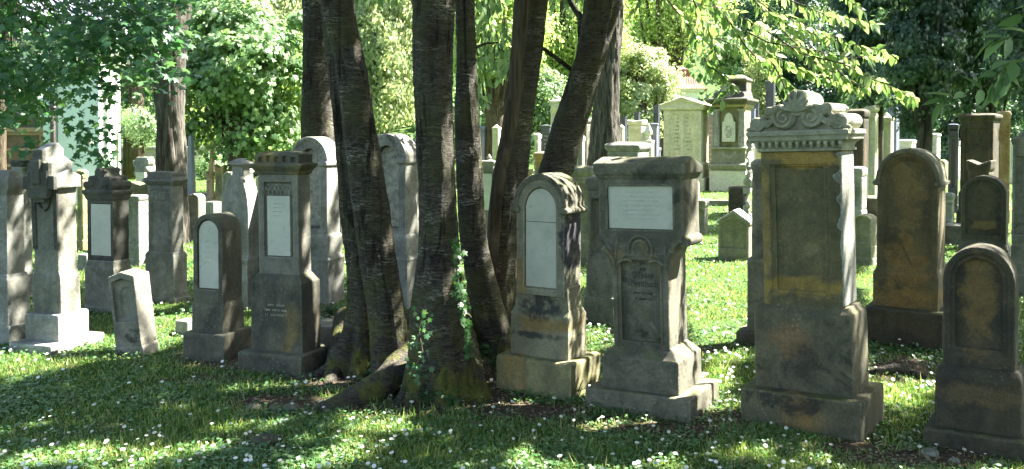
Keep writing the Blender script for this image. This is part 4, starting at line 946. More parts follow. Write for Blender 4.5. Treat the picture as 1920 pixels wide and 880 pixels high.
# ================================================================== leaves
def unit(v): return v/np.maximum(np.linalg.norm(v, axis=-1, keepdims=True), 1e-9)
TPL = {
 'diamond': (np.array([[0, 0, 0], [.5, .32, .05], [1, 0, -.06], [.5, -.32, .05]]), [[0, 1, 2, 3]]),
 'blade': (np.array([[0, -.5, 0], [0, .5, 0], [1, 0, 0]]), [[0, 1, 2]]),
 'cherry': (np.array([[0, 0, 0], [.28, .24, .06], [.62, .27, .03], [1.05, 0, -.14], [.62, -.27, .03], [.28, -.24, .06], [.5, 0, -.02]]), [[0, 1, 6, 5], [1, 2, 3, 6], [6, 3, 4, 5]]),
 'maple': (np.array([[0, 0, 0], [.42, 0, .03]] + [[.42+r*math.cos(R(a)), r*math.sin(R(a)), z] for a, r, z in
     ((180-25, .35, 0), (122, .62, -.06), (100, .34, 0), (62, .66, -.08), (34, .36, 0), (0, .72, -.1), (-34, .36, 0), (-62, .66, -.08), (-100, .34, 0), (-122, .62, -.06), (-155, .35, 0))]),
     [[1, k, k+1] for k in range(2, 12)] + [[1, 12, 0], [1, 0, 2]]),
 'spray': (np.array([[0, 0, 0], [.35, .11, .03], [1, 0, -.12], [.35, -.11, .03]]), [[0, 1, 2, 3]]),
 'fan': (np.array([[0, 0, 0], [.6, .34, -.02], [.45, .14, .02], [1, .16, -.08], [.55, 0, .03], [.95, -.18, -.08], [.42, -.15, .02], [.55, -.36, -.02]]), [[0, 1, 2], [0, 2, 3], [0, 3, 4], [0, 4, 5], [0, 5, 6], [0, 6, 7]]),
}
def leaves(name, pos, size, tip, nrm, tpl, mat, parent=None, width=1.0, seed=0):
    tv, tf = TPL[tpl]; tf = np.array(tf); t = unit(tip); n = unit(nrm-(nrm*t).sum(-1, keepdims=True)*t); b = np.cross(n, t)
    size = np.broadcast_to(size, len(pos))[:, None, None]
    v = pos[:, None, :]+size*(tv[None, :, 0:1]*t[:, None, :]+width*tv[None, :, 1:2]*b[:, None, :]+tv[None, :, 2:3]*n[:, None, :])
    f = tf[None]+np.arange(len(pos))[:, None, None]*len(tv)
    return npmesh(name, v.reshape(-1, 3), f.reshape(-1, tf.shape[1]), M[mat], parent)
def rdirs(rng, n): return unit(rng.normal(size=(n, 3)))
def crown_pts(rng, c, r, n, k, cr, shell=.55, flat=.7):
    """leaf positions in k clumps spread over an ellipsoid"""
    d = rdirs(rng, k); rad = shell+(1-shell)*rng.random((k, 1)); cc = np.array(c)+d*rad*np.array(r)
    w = rng.random(k)**.7+.25; w /= w.sum(); ix = rng.choice(k, n, p=w)
    q = rdirs(rng, n)*(rng.random((n, 1))**.45)*(cr*(.5+rng.random(k)[ix, None]))
    q[:, 2] *= flat
    nr = unit(q/(cr)+d[ix]*.6+np.array([0, 0, .7])+rng.normal(size=(n, 3))*.45)
    return cc[ix]+q, nr, cc
def crown(parent, rng, c, r, n, k, cr, size, tpl, mat, name='crown', droop=.3, keep=None, shell=.55, flat=.7, width=1.0):
    p, nr, cc = crown_pts(rng, c, r, n, k, cr, shell, flat)
    if keep is not None: m = keep(p); p, nr = p[m], nr[m]
    tip = unit(np.cross(nr, rdirs(rng, len(p))))+np.array([0, 0, -droop])
    s = size*(.65+.7*rng.random(len(p)))
    loc = np.array(parent.location) if parent is not None else 0
    return leaves(name, p-loc, s, tip, nr, tpl, mat, parent, width), cc
# ================================================================== trunks
def trunk_mesh(name, parent, nodes, mat, style='cherry', seg=56, dz=.025, flare=0, fh=.25, lobes=5, seed=1, low=-.1):
    """nodes: (world point, radius) from bottom to top"""
    P = np.array([list(p) for p, r in nodes]); Rr = np.array([r for p, r in nodes]); L = np.concatenate([[0], np.cumsum(np.linalg.norm(np.diff(P, axis=0), axis=1))])
    n = max(4, int(L[-1]/dz)); s = np.linspace(0, L[-1], n)
    # smooth interpolation
    def ip(y):
        v = np.interp(s, L, y); k = max(3, int(.16/dz)); pad = np.concatenate([np.full(k, v[0])+(v[0]-v[1:k+1][::-1])*1, v, np.full(k, v[-1])+(v[-1]-v[-k-1:-1][::-1])])
        return np.convolve(pad, np.ones(2*k+1)/(2*k+1), 'valid')
    X_, Y_, Z_, R_ = ip(P[:, 0]), ip(P[:, 1]), ip(P[:, 2]), ip(Rr)
    C = np.stack([X_, Y_, Z_], -1); T = unit(np.gradient(C, axis=0)); A = unit(np.cross(T, np.array([0, 1., 0]))); B = np.cross(T, A)
    th = np.linspace(0, 2*np.pi, seg, endpoint=False)[None, :]; zz_ = s[:, None]; r = np.repeat(R_[:, None], seg, 1)
    ct, st = np.cos(th), np.sin(th)
    if style == 'cherry':
        r = r+.030*(fbm(ct*1.3+seed, st*1.3, zz_*1.6, 3, seed)-.5)*2*np.minimum(R_[:, None]*6, 1)
        r = r+.0035*(fbm(ct*3.5, st*3.5, zz_*22, 3, seed+3)-.5)*2+.006*(fbm(ct*11, st*11, zz_*34, 3, seed+5)-.5)*2
        r = r-.012*np.clip(fbm(ct*3, st*3, zz_*2.2, 3, seed+9)-.62, 0, 1)*8
    elif style == 'rope':
        a = th+zz_*.35; g_ = np.abs(fbm(np.cos(a)*4.5, np.sin(a)*4.5, zz_*.8, 3, seed)-.5)*2; r = r*(1.0+.18*(fbm(np.cos(a)*1.5, np.sin(a)*1.5, zz_*.4, 2, seed+2)-.5)*2)-.045*np.clip(.3-g_, 0, 1)*2.2
        r = r+.01*(fbm(ct*12, st*12, zz_*3, 3, seed+5)-.5)
    else: r = r+.02*(fbm(ct*3, st*3, zz_*2, 3, seed)-.5)
    if flare:
        lob = .35+.65*np.abs(np.cos(th*lobes/2+seed))**1.6*(.6+.8*vn(ct*1.5, st*1.5, seed, 3)); h = Z_[:, None]-Z_[0]
        r = r*(1+flare*lob*np.exp(-h/fh)+flare*.15*np.exp(-h/(fh*2.5)))+.05*flare*(fbm(ct*5, st*5, h*7, 4, seed+31)-.5)*np.exp(-h/.45)
    V = C[:, None, :]+r[..., None]*(np.cos(th)[..., None]*A[:, None, :]+np.sin(th)[..., None]*B[:, None, :])
    i = np.arange(seg)[None, :]+seg*np.arange(n-1)[:, None]; j = (np.arange(seg)[None, :]+1) % seg+seg*np.arange(n-1)[:, None]
    f = np.stack([i, j, j+seg, i+seg], -1).reshape(-1, 4)
    V = V.reshape(-1, 3)-np.array(parent.location)
    return npmesh(name, V, f, M[mat], parent, smooth=True)
def px_nodes(rows, d, slope=0.0):
    """rows (y px, x left, x right) at depth d (+slope per metre of height)"""
    out = []
    for y, xl, xr in rows:
        dd = d
        for _ in range(3): z = zat(y, dd); dd = d+slope*max(z, 0)
        a, b_ = at(xl, y, dd), at(xr, y, dd); out.append((((a.x+b_.x)/2, dd, z), (b_.x-a.x)/2))
    return sorted(out, key=lambda t: t[0][2])
def extend(nodes, top, kx=1.0):
    (p1, r1), (p0, r0) = nodes[-1], nodes[-2]; dx = (p1[0]-p0[0])/max(p1[2]-p0[2], .01); out = list(nodes); z = p1[2]; x = p1[0]; r = r1
    while z < top: z += .5; x += dx*.5*kx; r *= .95; out.append(((x, p1[1]+.03*(z-p1[2]), z), r))
    return out
def limb(name, parent, pts, r0, r1, mat='cherry'):
    b = nb(); loc = Vector(parent.location); n = len(pts); tube(b, [Vector(p)-loc for p in pts], [r0+(r1-r0)*i/(n-1) for i in range(n)], 10); return fin(b, name, M[mat], parent, smooth=True)
def tree(name, label, rows, d, base_y, mat='cherry', style='cherry', top=6.5, flare=0, fh=.25, lobes=5, seed=1, slope=0.0, group=None, kx=1.0, cat='tree', dz=.025):
    nd = px_nodes(rows, d, slope); gzv = float(gz(nd[0][0][0], nd[0][0][1]))
    if nd[0][0][2] > gzv-.05:
        (p, r) = nd[0]; (q, r2) = nd[1]; k = (p[0]-q[0])/max(q[2]-p[2], .01); nd.insert(0, ((p[0]+k*(p[2]-gzv+.1)*.5, p[1], gzv-.1), r))
    nd = extend(nd, top, kx) if nd[-1][0][2] < top else nd
    o = empty(name, (nd[0][0][0], nd[0][0][1], gzv)); tag(o, label, cat, group)
    trunk_mesh('trunk', o, nd, mat, style, flare=flare, fh=fh, lobes=lobes, seed=seed, dz=dz); o['_top'] = list(nd[-1][0])
    tp = nd[-1][0]; del o['_top']; return o, tp, nd
def gpx(px, py): p = gp(px, py); return p
CH = 'cherry trees with banded bark in the central clump'
TA, tA, nA = tree('cherry_tree', 'cherry trunk farthest back in the clump, rising behind the diamond arched stone', [(560, 560, 640), (420, 566, 634), (250, 564, 628), (150, 566, 622), (60, 568, 618), (0, 566, 622), (-60, 562, 622)], 10.4, 0, seed=3, group=CH)
TB, tB, nB = tree('cherry_tree', 'dark slanting cherry trunk with mossy swollen foot at the left of the clump', [(705, 636, 700), (640, 650, 706), (600, 656, 706), (500, 652, 700), (400, 640, 690), (300, 632, 676), (200, 622, 664), (100, 612, 650), (0, 600, 636), (-60, 594, 630)], 6.25, 0, flare=1.3, fh=.26, seed=5, group=CH)
TC, tC, nC = tree('cherry_tree', 'cherry trunk leaning to the left in front of the dark slanting one', [(715, 700, 764), (600, 694, 764), (500, 678, 746), (400, 664, 732), (300, 650, 716), (200, 640, 700), (130, 630, 690), (60, 614, 672), (0, 602, 664), (-60, 588, 652)], 5.95, 0, flare=.35, fh=.15, seed=7, group=CH)
TD, tD, nD = tree('cherry_tree', 'thickest upright cherry trunk in the centre with spreading roots and ivy', [(735, 778, 872), (640, 776, 866), (560, 778, 862), (430, 786, 860), (300, 783, 853), (200, 779, 850), (100, 777, 852), (0, 777, 858), (-60, 776, 862)], 5.65, 0, flare=1.15, fh=.24, lobes=5, seed=11, group=CH)
TE, tE, nE = tree('cherry_tree', 'upright cherry trunk just right of the thickest one', [(690, 905, 965), (600, 890, 950), (520, 876, 928), (440, 862, 912), (350, 857, 906), (200, 853, 896), (100, 855, 893), (0, 853, 890), (-60, 852, 890)], 6.5, 0, flare=.6, fh=.2, seed=13, group=CH)
TF_, tF, nF = tree('cherry_tree', 'cherry trunk with a long black cleft, leaning right beside the round topped stone', [(672, 900, 968), (600, 908, 968), (500, 913, 968), (400, 918, 976), (330, 926, 986), (260, 940, 995), (180, 952, 1006), (100, 960, 1016), (0, 966, 1028), (-60, 972, 1036)], 6.85, 0, flare=.5, fh=.2, seed=17, group=CH)
TG, tG, nG = tree('cherry_tree', 'cherry trunk leaning strongest to the right, crossing behind the round topped stone', [(660, 884, 950), (600, 905, 968), (520, 940, 1000), (440, 975, 1034), (360, 1002, 1060), (300, 1018, 1078), (240, 1036, 1096), (160, 1064, 1122), (100, 1082, 1140), (50, 1090, 1152), (0, 1098, 1168), (-60, 1104, 1176)], 7.1, 0, flare=.5, fh=.2, seed=19, group=CH)
# cleft and fused stem of the F tree, roots
b = nb(); tube(b, [Vector((p[0]-r*.42, p[1]-r*.42, p[2]))-TF_.location for p, r in nF[1:-5]], [r*.66 for p, r in nF[1:-5]], 16); fin(b, 'side_stem', M['bark'], TF_, smooth=True)
def root(tr, pts, r0, r1, seed):
    loc = Vector(tr.location); Pn = []
    for k, (px, py, h) in enumerate(pts):
        g_ = gp(px, py); t = k/(len(pts)-1); r = r0+(r1-r0)*t; Pn.append(((g_.x, g_.y, g_.z+h*r-.02), r))
    b = nb(); m = 24; out = []; n_ = len(Pn)
    P = np.array([p for p, r in Pn]); rr = np.array([r for p, r in Pn]); s_ = np.linspace(0, n_-1, 60)
    Q = np.stack([np.interp(s_, np.arange(n_), P[:, k]) for k in range(3)], -1); q = np.interp(s_, np.arange(n_), rr)
    Q = np.stack([np.convolve(np.pad(Q[:, k], 4, 'edge'), np.ones(9)/9, 'valid') for k in range(3)], -1)
    q = q*(1+.35*(vn(s_*.6, seed, 0, 3)-.5))
    tube(b, [Vector(x)-loc for x in Q], list(q), 14); fin(b, 'root', M['cherry'], tr, smooth=True)
root(TD, [(800, 690, 3.2), (770, 715, 2.2), (730, 738, 1.0), (680, 752, .5), (640, 764, .4), (590, 772, 0), (560, 774, -.6)], .12, .045, 2)
root(TD, [(860, 660, 4.5), (880, 700, 2.4), (892, 740, .8), (900, 758, -.5)], .085, .05, 3)
root(TD, [(810, 700, 2.0), (800, 735, .6), (790, 757, -.6)], .09, .05, 4)
root(TB, [(640, 690, 1.2), (600, 706, .4), (560, 712, 0), (520, 716, -.6)], .06, .03, 5)
root(TB, [(655, 660, 2.5), (630, 700, .8), (612, 722, -.6)], .11, .035, 6)
root(TC, [(720, 700, 1.2), (700, 722, 0), (690, 735, -.8)], .07, .04, 7)
root(TE, [(920, 660, 2.0), (905, 690, .4), (895, 705, -.6)], .08, .05, 8)
TH, tH, nH = tree('tree', 'distant shaggy barked trunk right of the leaning cherry trunks', [(400, 1092, 1172), (300, 1100, 1168), (200, 1110, 1163), (100, 1118, 1165), (0, 1126, 1170), (-60, 1128, 1172)], 16.5, 0, mat='rope', style='rope', seed=23, top=9, flare=.3)
TI, tI, nI = tree('tree', 'tall trunk with ropey twisted bark left of the obelisk', [(452, 294, 352), (300, 292, 350), (150, 291, 347), (60, 286, 352), (0, 283, 358), (-60, 280, 362)], 13.6, 0, mat='rope', style='rope', seed=29, top=9, flare=.25)
tw = [at(1080, 50, 7.2), at(1085, 30, 7.2), at(1075, 5, 7.2), at(1060, -25, 7.2)]
limb('limb', TG, [at(1093, 110, 7.15), at(1090, 60, 7.15), at(1088, 32, 7.2), at(1072, 8, 7.2), at(1055, -30, 7.2)], .035, .02)
limb('limb', TG, [at(1075, 134, 7.15), at(1045, 110, 7.1), at(1020, 92, 7.0), at(985, 88, 6.9)], .018, .014)
limb('limb', TE, [at(890, 90, 6.5), at(910, 82, 6.6), at(935, 80, 6.7)], .012, .006)
# ================================================================== unseen canopy over the clump (above the frame; gaps shaped to place the sun patches)
LIT = [(150, 662, 250, 30, -.16), (370, 600, 160, 26, 0), (60, 690, 120, 22, -.15), (130, 865, 170, 26, -.12), (560, 690, 90, 8, -.1), (680, 738, 110, 16, -.15), (720, 800, 120, 30, -.28), (430, 800, 110, 13, -.25), (350, 850, 120, 14, -.15),
       (600, 868, 130, 20, -.2), (1000, 768, 110, 7, -.04), (1180, 775, 60, 9, 0), (1350, 590, 90, 110, 0), (1340, 500, 120, 70, 0), (1345, 700, 50, 40, 0), (1690, 735, 75, 34, -.1), (1650, 540, 40, 80, 0), (1600, 700, 40, 60, 0),
       (1230, 835, 130, 12, -.1), (980, 860, 120, 14, -.1), (1440, 860, 90, 14, -.1), (880, 815, 60, 8, -.2), (260, 760, 60, 7, -.15), (1110, 630, 40, 40, 0), (1560, 860, 60, 10, 0), (30, 800, 80, 8, -.2)]
def litmap(x, y):
    px, py = pxw(x, np.maximum(y, .6)); L = np.zeros_like(px); w = 14*(fbm(x*4, y*4, 0, 3, 41)-.5)
    for a, b_, c_, d_, k in LIT:
        u = px-a; v = (py-b_)-k*u; L = np.maximum(L, 1.25-((u/c_)**2+((v+w)/d_)**2))
    nz = fbm(x*1.1, y*1.1, 3, 3, 47); fine = fbm(x*6, y*6, 1, 2, 53)
    back = np.clip((y-9.2)/1.0, 0, 1)*np.clip(1-np.abs(px-960)/3000, 0, 1)
    L = np.maximum(L, back*(nz > .40)*1.2)
    L = np.maximum(L, np.where((py > 885) | (y < 1) | (px < -40) | (px > 1960), (nz > .62)*1.0, 0))
    L = np.maximum(L, (fine > .66)*.6)
    return L
rng = np.random.default_rng(11)
N = 250000; gx = rng.uniform(-7.5, 7.5, N); gy = rng.uniform(-6.5, 13.5, N); zc_ = rng.uniform(5.0, 8.6, N)  # reaches behind the camera: unseen leaves added there to darken the shade
keep = (litmap(gx, gy) < .45) & (rng.random(N) < np.where(gy > 9.5, .55, 1.0))
gx, gy, zc_ = gx[keep], gy[keep], zc_[keep]
k = (zc_)/math.tan(SUN_EL); pos = np.stack([gx+SUN_H.x*k, gy+SUN_H.y*k, zc_], -1)
# openings cut in the leaves so the sun reaches the hanging twigs, trunks and stone flanks below
def ray_gap(pos, T, r, zmin=4):
    w = pos-np.array(T); sv = np.array(SUNV); al = (w*sv).sum(1); q = w-al[:, None]*sv; return (np.linalg.norm(q, axis=1) < r) & (al > 0)
drop = np.zeros(len(pos), bool); gn_ = rng.random(len(pos))
for (px, py, d_, r_, pr_) in ((1330, 40, 6.2, .45, .95), (1450, 60, 6.2, .5, .97), (1560, 90, 6.2, .5, .97), (1650, 120, 6.2, .45, .95), (1500, 160, 6.2, .4, .9), (1590, 230, 5.1, .25, .95), (1530, 200, 5.1, .22, .8), (1600, 330, 5.1, .12, .95), (1600, 450, 5.1, .10, .9), (1600, 560, 5.1, .12, .9), (1600, 650, 5.0, .1, .6),
        (1085, 370, 6.0, .14, .9), (1080, 470, 6.0, .13, .9), (1085, 600, 6.0, .12, .8), (1270, 560, 5.6, .09, .9), (1270, 640, 5.6, .1, .95), (1290, 400, 5.6, .08, .6), (862, 470, 5.4, .10, 1), (862, 520, 5.4, .08, 1), (868, 570, 5.4, .09, 1), (872, 620, 5.4, .09, 1), (880, 650, 5.4, .08, .9),
        (990, 130, 6.8, .15, .9), (975, 260, 6.8, .15, .9), (960, 400, 6.8, .12, .8), (890, 480, 6.5, .1, .9), (1130, 80, 7.1, .14, .8), (580, 400, 6.4, .12, .8), (590, 600, 6.4, .12, .8), (700, 470, 5.9, .07, .9), (720, 560, 5.9, .06, .9), (440, 420, 6.8, .1, .7),
        (130, 300, 7, .22, .9), (120, 430, 7, .2, .7), (130, 550, 7, .15, .8), (290, 560, 6.7, .16, .9), (140, 610, 7, .2, .95), (600, 290, 8.8, .2, .8), (620, 420, 8.8, .16, .7), (750, 280, 8.6, .2, .8), (765, 420, 8.6, .16, .6), (470, 400, 8.5, .2, .85), (655, 640, 6.1, .10, .8), (640, 670, 6.1, .08, .8),
        (100, 60, 9.5, .7, .6), (200, 130, 9.5, .7, .7), (290, 100, 9.5, .6, .7), (80, 200, 9.5, .5, .6), (1300, 480, 5.6, .16, .75), (1285, 600, 5.5, .14, .85), (1300, 700, 5.5, .12, .7), (1610, 400, 5.1, .2, .7), (1612, 620, 5.1, .2, .7), (1090, 520, 6, .2, .6), (1100, 650, 5.9, .15, .7), (145, 450, 7, .3, .6), (40, 500, 7.2, .25, .6), (240, 430, 8.4, .2, .6), (335, 480, 8.7, .2, .6), (450, 560, 6.8, .1, .6), (590, 500, 6.4, .14, .6), (625, 500, 8.8, .25, .6), (1010, 60, 6.8, .3, .7), (985, 330, 6.8, .2, .6), (1120, 180, 7.1, .25, .6), (850, 200, 5.6, .1, .5), (890, 250, 6.5, .12, .5), (680, 250, 5.9, .1, .5), (1850, 480, 4.8, .14, .85), (1905, 600, 4.8, .08, .9), (1740, 300, 7.1, .13, .8), (1770, 450, 7.1, .08, .9), (1270, 700, 5.5, .07, .5), (720, 715, 5.8, .12, .9), (30, 420, 7.1, .15, .8), (335, 430, 8.7, .15, .6)):
    drop |= ray_gap(pos, at(px, py, d_), r_) & (gn_ < pr_)
pos = pos[~drop]
vis = pos[:, 2] > EYE+.17*pos[:, 1]+.35
pos = pos[vis]
tops = [(TA, tA), (TB, tB), (TC, tC), (TD, tD), (TE, tE), (TF_, tF), (TG, tG)]
cent = np.array([[-1.5, 9.5], [-1.8, 7.0], [0, 5.2], [1.6, 7.0], [2.2, 10.0], [4.0, 6.5], [6.0, 9.0]])
near = np.argmin(((pos[:, None, :2]-cent[None])**2).sum(-1)+rng.random((len(pos), 7))*1.5, 1)
for q, (tr, tp) in enumerate(tops):
    p = pos[near == q]; m = len(p)
    if m == 0: continue
    nr = unit(rng.normal(size=(m, 3))*.55+np.array(SUNV)*.9); tip = np.cross(nr, rdirs(rng, m))+np.array([0, 0, -.2])
    leaves('crown', p-np.array(tr.location), .13*(.7+.6*rng.random(m)), tip, nr, 'diamond', 'lf_canopy', tr, 1.15)  # includes the added shade leaves behind the camera, not only each cherry's own crown
    for w_ in range(4):
        e = Vector(p[rng.integers(m)]); s0 = Vector(tp); md = s0.lerp(e, .5)+Vector((0, 0, .3)); limb('limb', tr, [s0-Vector((0, 0, .3)), md, e], .05, .012)
# ================================================================== leafy twigs that hang into view
def twigs(parent, paths, mat, size, rng, step=.045, droop=.9, tpl='cherry', name='leafy_twig', tr=.006, jit=.25, nrm=(0, -.4, .8)):
    b = nb(); P = []; T = []; loc = Vector(parent.location)
    for pts in paths:
        pts = [Vector(p) for p in pts]; L = sum((pts[i+1]-pts[i]).length for i in range(len(pts)-1)); n = max(3, int(L/step))
        tube(b, [p-loc for p in pts], [tr*(1-.7*i/(len(pts)-1)) for i in range(len(pts))], 5)
        for i in range(n):
            t = (i+.5)/n*(len(pts)-1); a = int(t); p = pts[a].lerp(pts[a+1], t-a); dr = (pts[a+1]-pts[a]).normalized()
            for sgn in ((-1, 1) if rng.random() < .7 else (1,)):
                P.append(p+Vector(rng.normal(size=3)*.008)); side = dr.cross(Vector((0, -1, .2))).normalized()*sgn
                T.append(dr*.5+side*.55+Vector((0, 0, -droop*rng.uniform(.3, 1.2)))+Vector(rng.normal(size=3)*jit))
    st = fin(b, 'twig', M['bark'], parent)
    P = np.array([list(p) for p in P])-np.array(loc); T = np.array([list(t) for t in T]); m = len(P)
    return leaves(name, P, size*(.6+.6*rng.random(m)), T, np.array(nrm)+rng.normal(size=(m, 3))*.5, tpl, mat, parent, .9)
rng = np.random.default_rng(5); D0 = 6.2
def tp_(lst, d, dd=.3):
    o = rng.uniform(-dd, dd); return [at(x, y, d+o+i*.04) for i, (x, y) in enumerate(lst)]
main = [[(1290, -60), (1340, 10), (1380, 60), (1440, 100), (1500, 130), (1560, 150), (1600, 172)],
        [(1330, -60), (1420, 0), (1480, 50), (1560, 75), (1640, 92), (1680, 108)],
        [(1400, -60), (1480, 0), (1540, 25), (1600, 35), (1642, 46)],
        [(1440, 60), (1500, 100), (1580, 120), (1640, 150), (1690, 172), (1716, 185)],
        [(1360, 30), (1400, 90), (1440, 130), (1480, 160), (1520, 190)],
        [(1280, -40), (1310, 20), (1330, 60), (1345, 110), (1355, 150)],
        [(1250, -50), (1290, 0), (1320, 10), (1370, 20), (1420, 50)],
        [(1230, -60), (1245, -10), (1275, 30), (1300, 60), (1310, 90)],
        [(1320, 110), (1350, 140), (1375, 160), (1330, 205)], [(1450, 120), (1470, 160), (1475, 175)],
        [(1540, 100), (1580, 140), (1610, 165), (1640, 160)], [(1380, -40), (1430, 20), (1470, 30), (1530, 60), (1575, 70)],
        [(1560, -40), (1590, 0), (1620, 20)], [(1470, 60), (1520, 110), (1550, 130), (1590, 150)], [(1230, -50), (1200, 0), (1190, 20)],
        [(1400, 60), (1440, 80), (1500, 90), (1540, 100), (1600, 110), (1650, 100)], [(1300, 40), (1345, 70), (1400, 100), (1440, 110), (1460, 130)]]
twigs(TG, [tp_(m_, D0) for m_ in main for _ in range(2)], 'lf_cherry', .078, rng, step=.05)
dk = []
for _ in range(34):
    x = rng.uniform(885, 955); y = rng.uniform(-60, 150); dk.append([(x, y), (x+rng.uniform(-8, 8), y+25), (x+rng.uniform(-14, 14), y+rng.uniform(40, 60))])
for _ in range(12):
    x = rng.uniform(1015, 1100); y = -60; dk.append([(x, y), (x+5, y+30), (x+rng.uniform(-10, 10), y+rng.uniform(50, 80))])
for _ in range(14):
    x = rng.uniform(660, 780); y = -60; dk.append([(x, y), (x+5, y+30), (x+rng.uniform(-10, 10), y+rng.uniform(45, 75))])
twigs(TE, [tp_(m_, 8.6, .6) for m_ in dk], 'lf_mid', .10, rng, step=.05, droop=1.2)
# near twig upper right, belongs to a sapling outside the frame
sp_ = gp(2150, 1100); SG = empty('sapling', (1.95, 2.9, float(gz(1.95, 2.9)))); tag(SG, 'dark green leafy twig reaching in from the upper right, closest leaves to the viewer', 'tree')
b = nb(); q0 = at(1915, 60, 2.9); tube(b, [(0, 0, 0), (.02, 0, 1.0), Vector(q0)-SG.location+Vector((.12, 0, .1)), Vector(q0)-SG.location+Vector((.1, 0, .7))], [.02, .016, .012, .006], 8); fin(b, 'stem', M['bark'], SG)
b0 = [at(x, y, 2.9) for x, y in ((1990, 70), (1920, 100), (1880, 130), (1850, 160), (1800, 182), (1760, 190))]
b1 = [at(x, y, 2.8) for x, y in ((1980, 20), (1915, 60), (1885, 75), (1850, 72))]; b2 = [at(x, y, 2.85) for x, y in ((1990, -30), (1935, 10), (1915, 30))]
b3 = [at(x, y, 2.9) for x, y in ((1905, 110), (1885, 130), (1890, 150))]
twigs(SG, [b0, b1, b2, b3], 'lf_mid', .085, rng, step=.042, droop=.6, tr=.003)
# ================================================================== maple at the left
MP = empty('maple_tree', (-6.6, 11.5, 0)); tag(MP, 'broad leaved maple with dark foliage hanging over the left side in front of the chapel', 'tree')
nd = [((-6.6, 11.5, -.1), .2), ((-6.5, 11.3, 1.2), .17), ((-6.3, 11, 2.2), .15), ((-6.0, 10.8, 3.2), .13), ((-5.6, 10.5, 4.6), .1), ((-5, 10, 6.2), .06)]
trunk_mesh('trunk', MP, nd, 'bark', 'plain', seed=31, flare=.3)
rng = np.random.default_rng(21)
P, Nn = [], []
def region(x, y):   # where the maple hangs in view
    lim = np.interp(x, [-60, 20, 60, 110, 150, 200, 230, 300, 330], [310, 270, 240, 195, 200, 215, 180, 165, 60])
    return lim
cl = []
while len(cl) < 175:
    x, y = rng.uniform(-80, 330), rng.uniform(-60, 300)
    if y < region(x, y)-rng.random()**2*60 and not (0 < x < 30 and 0 < y < 60) and not (60 < x < 90 and 90 < y < 150 and rng.random() < .8): cl.append((x, y))
sprays = []
for x, y in cl:
    d = rng.uniform(8.4, 10.6); c = at(x, y, d); k = rng.integers(20, 38)
    q = rng.normal(size=(k, 3))*np.array([.16, .16, .075]); P.append(np.array(c)+q); Nn.append(np.array([.1, -.25, .9])+rng.normal(size=(k, 3))*.38); sprays.append(c)
for x, y in [(150, 225), (160, 245), (170, 262), (182, 280), (195, 300), (150, 290), (60, 260), (70, 280), (120, 235), (205, 240), (40, 290), (215, 330), (205, 315)]:
    c = at(x, y, 9.0); k = 12; q = rng.normal(size=(k, 3))*np.array([.07, .1, .06]); P.append(np.array(c)+q); Nn.append(np.array([.1, -.4, .8])+rng.normal(size=(k, 3))*.4)
P = np.concatenate(P); Nn = unit(np.concatenate(Nn)); T = np.cross(Nn, rdirs(rng, len(P)))+np.array([0, -.2, -.45])
leaves('crown', P-np.array(MP.location), .085*(.6+.6*rng.random(len(P))), T, Nn, 'maple', 'lf_maple', MP)
crown(MP, rng, (-6.5, 11.5, 7.2), (3, 2.6, 2.0), 7000, 60, .7, .13, 'maple', 'lf_maple', name='upper_crown')
b = nb(); loc = MP.location
for c in sprays[::3]:
    s0 = Vector((-5.9, 10.6, 3.6)).lerp(Vector(c), .15); tube(b, [s0-loc, s0.lerp(c, .5)+Vector((0, 0, .12))-loc, Vector(c)-loc], [.014, .008, .003], 5)
fin(b, 'branch', M['bark'], MP)
# ================================================================== trees behind
rng = np.random.default_rng(33)
def bgtree(name, label, px, d, ytop, ybot, wpx, mat, size=.12, n=9000, k=60, tpl='diamond', trunk_r=.15, cat='tree', droop=.4, group=None, thick=.8, flat=.8, cr=None, bark='bark', width=1.0, shell=.45):
    c = at(px, 250, d); g_ = float(gz(c.x, d)); zt, zb = zat(ytop, d), max(zat(ybot, d), g_+.15); w = wpx*d/F/2
    o = empty(name, (c.x, d, g_)); tag(o, label, cat, group); rc = ((w), w*thick, (zt-zb)/2)
    cr = cr or max(.35, min(w, rc[2])*.33)
    _, cc = crown(o, rng, (c.x, d, (zt+zb)/2), rc, n, k, cr, size, tpl, mat, droop=droop, flat=flat, width=width, shell=shell)
    b = nb(); loc = Vector(o.location); ztr = (zt+zb)/2; tube(b, [(0, 0, -.1), (.05, 0, (ztr-g_)*.5), (0, 0, ztr-g_), (0, 0, (zt-g_)*.9)], [trunk_r*1.2, trunk_r, trunk_r*.7, trunk_r*.2], 10)
    for q in cc[:12]: tube(b, [(0, 0, max(zb-g_, .6)+.2), (Vector(q)-loc)*.6+Vector((0, 0, .2)), Vector(q)-loc], [trunk_r*.4, trunk_r*.25, .01], 6)
    fin(b, 'trunk', M[bark], o, smooth=True); return o
bgtree('tree', 'small rounded light green tree before the rubble wall, left of the ropey trunk', 262, 27, 205, 262, 86, 'lf_mid', 0.073, 6650, 30, trunk_r=.08, thick=1)
bgtree('tree', 'small light green tree on a slim stem just right of the pale obelisk', 395, 27, 200, 270, 110, 'lf_lime', 0.073, 6650, 30, trunk_r=.08, thick=1)
bgtree('maple_tree', 'spreading maple with bluish sunlit leaves behind the ropey trunk', 440, 19, -30, 290, 330, 'lf_mid', 0.105, 21000, 110, 'maple', flat=.6, shell=.2, cr=.55)
bgtree('conifer_tree', 'tall pale weeping conifer left of centre', 505, 24, -160, 300, 190, 'lf_pale', 0.13, 38000, 170, 'spray', droop=1.2, trunk_r=.2, width=2.0, cr=.45)
bgtree('conifer_tree', 'bright yellow green conifer bush in front of the weeping conifer', 530, 20, 150, 300, 110, 'lf_lime', 0.119, 11400, 50, 'spray', droop=1.0, width=1.5)
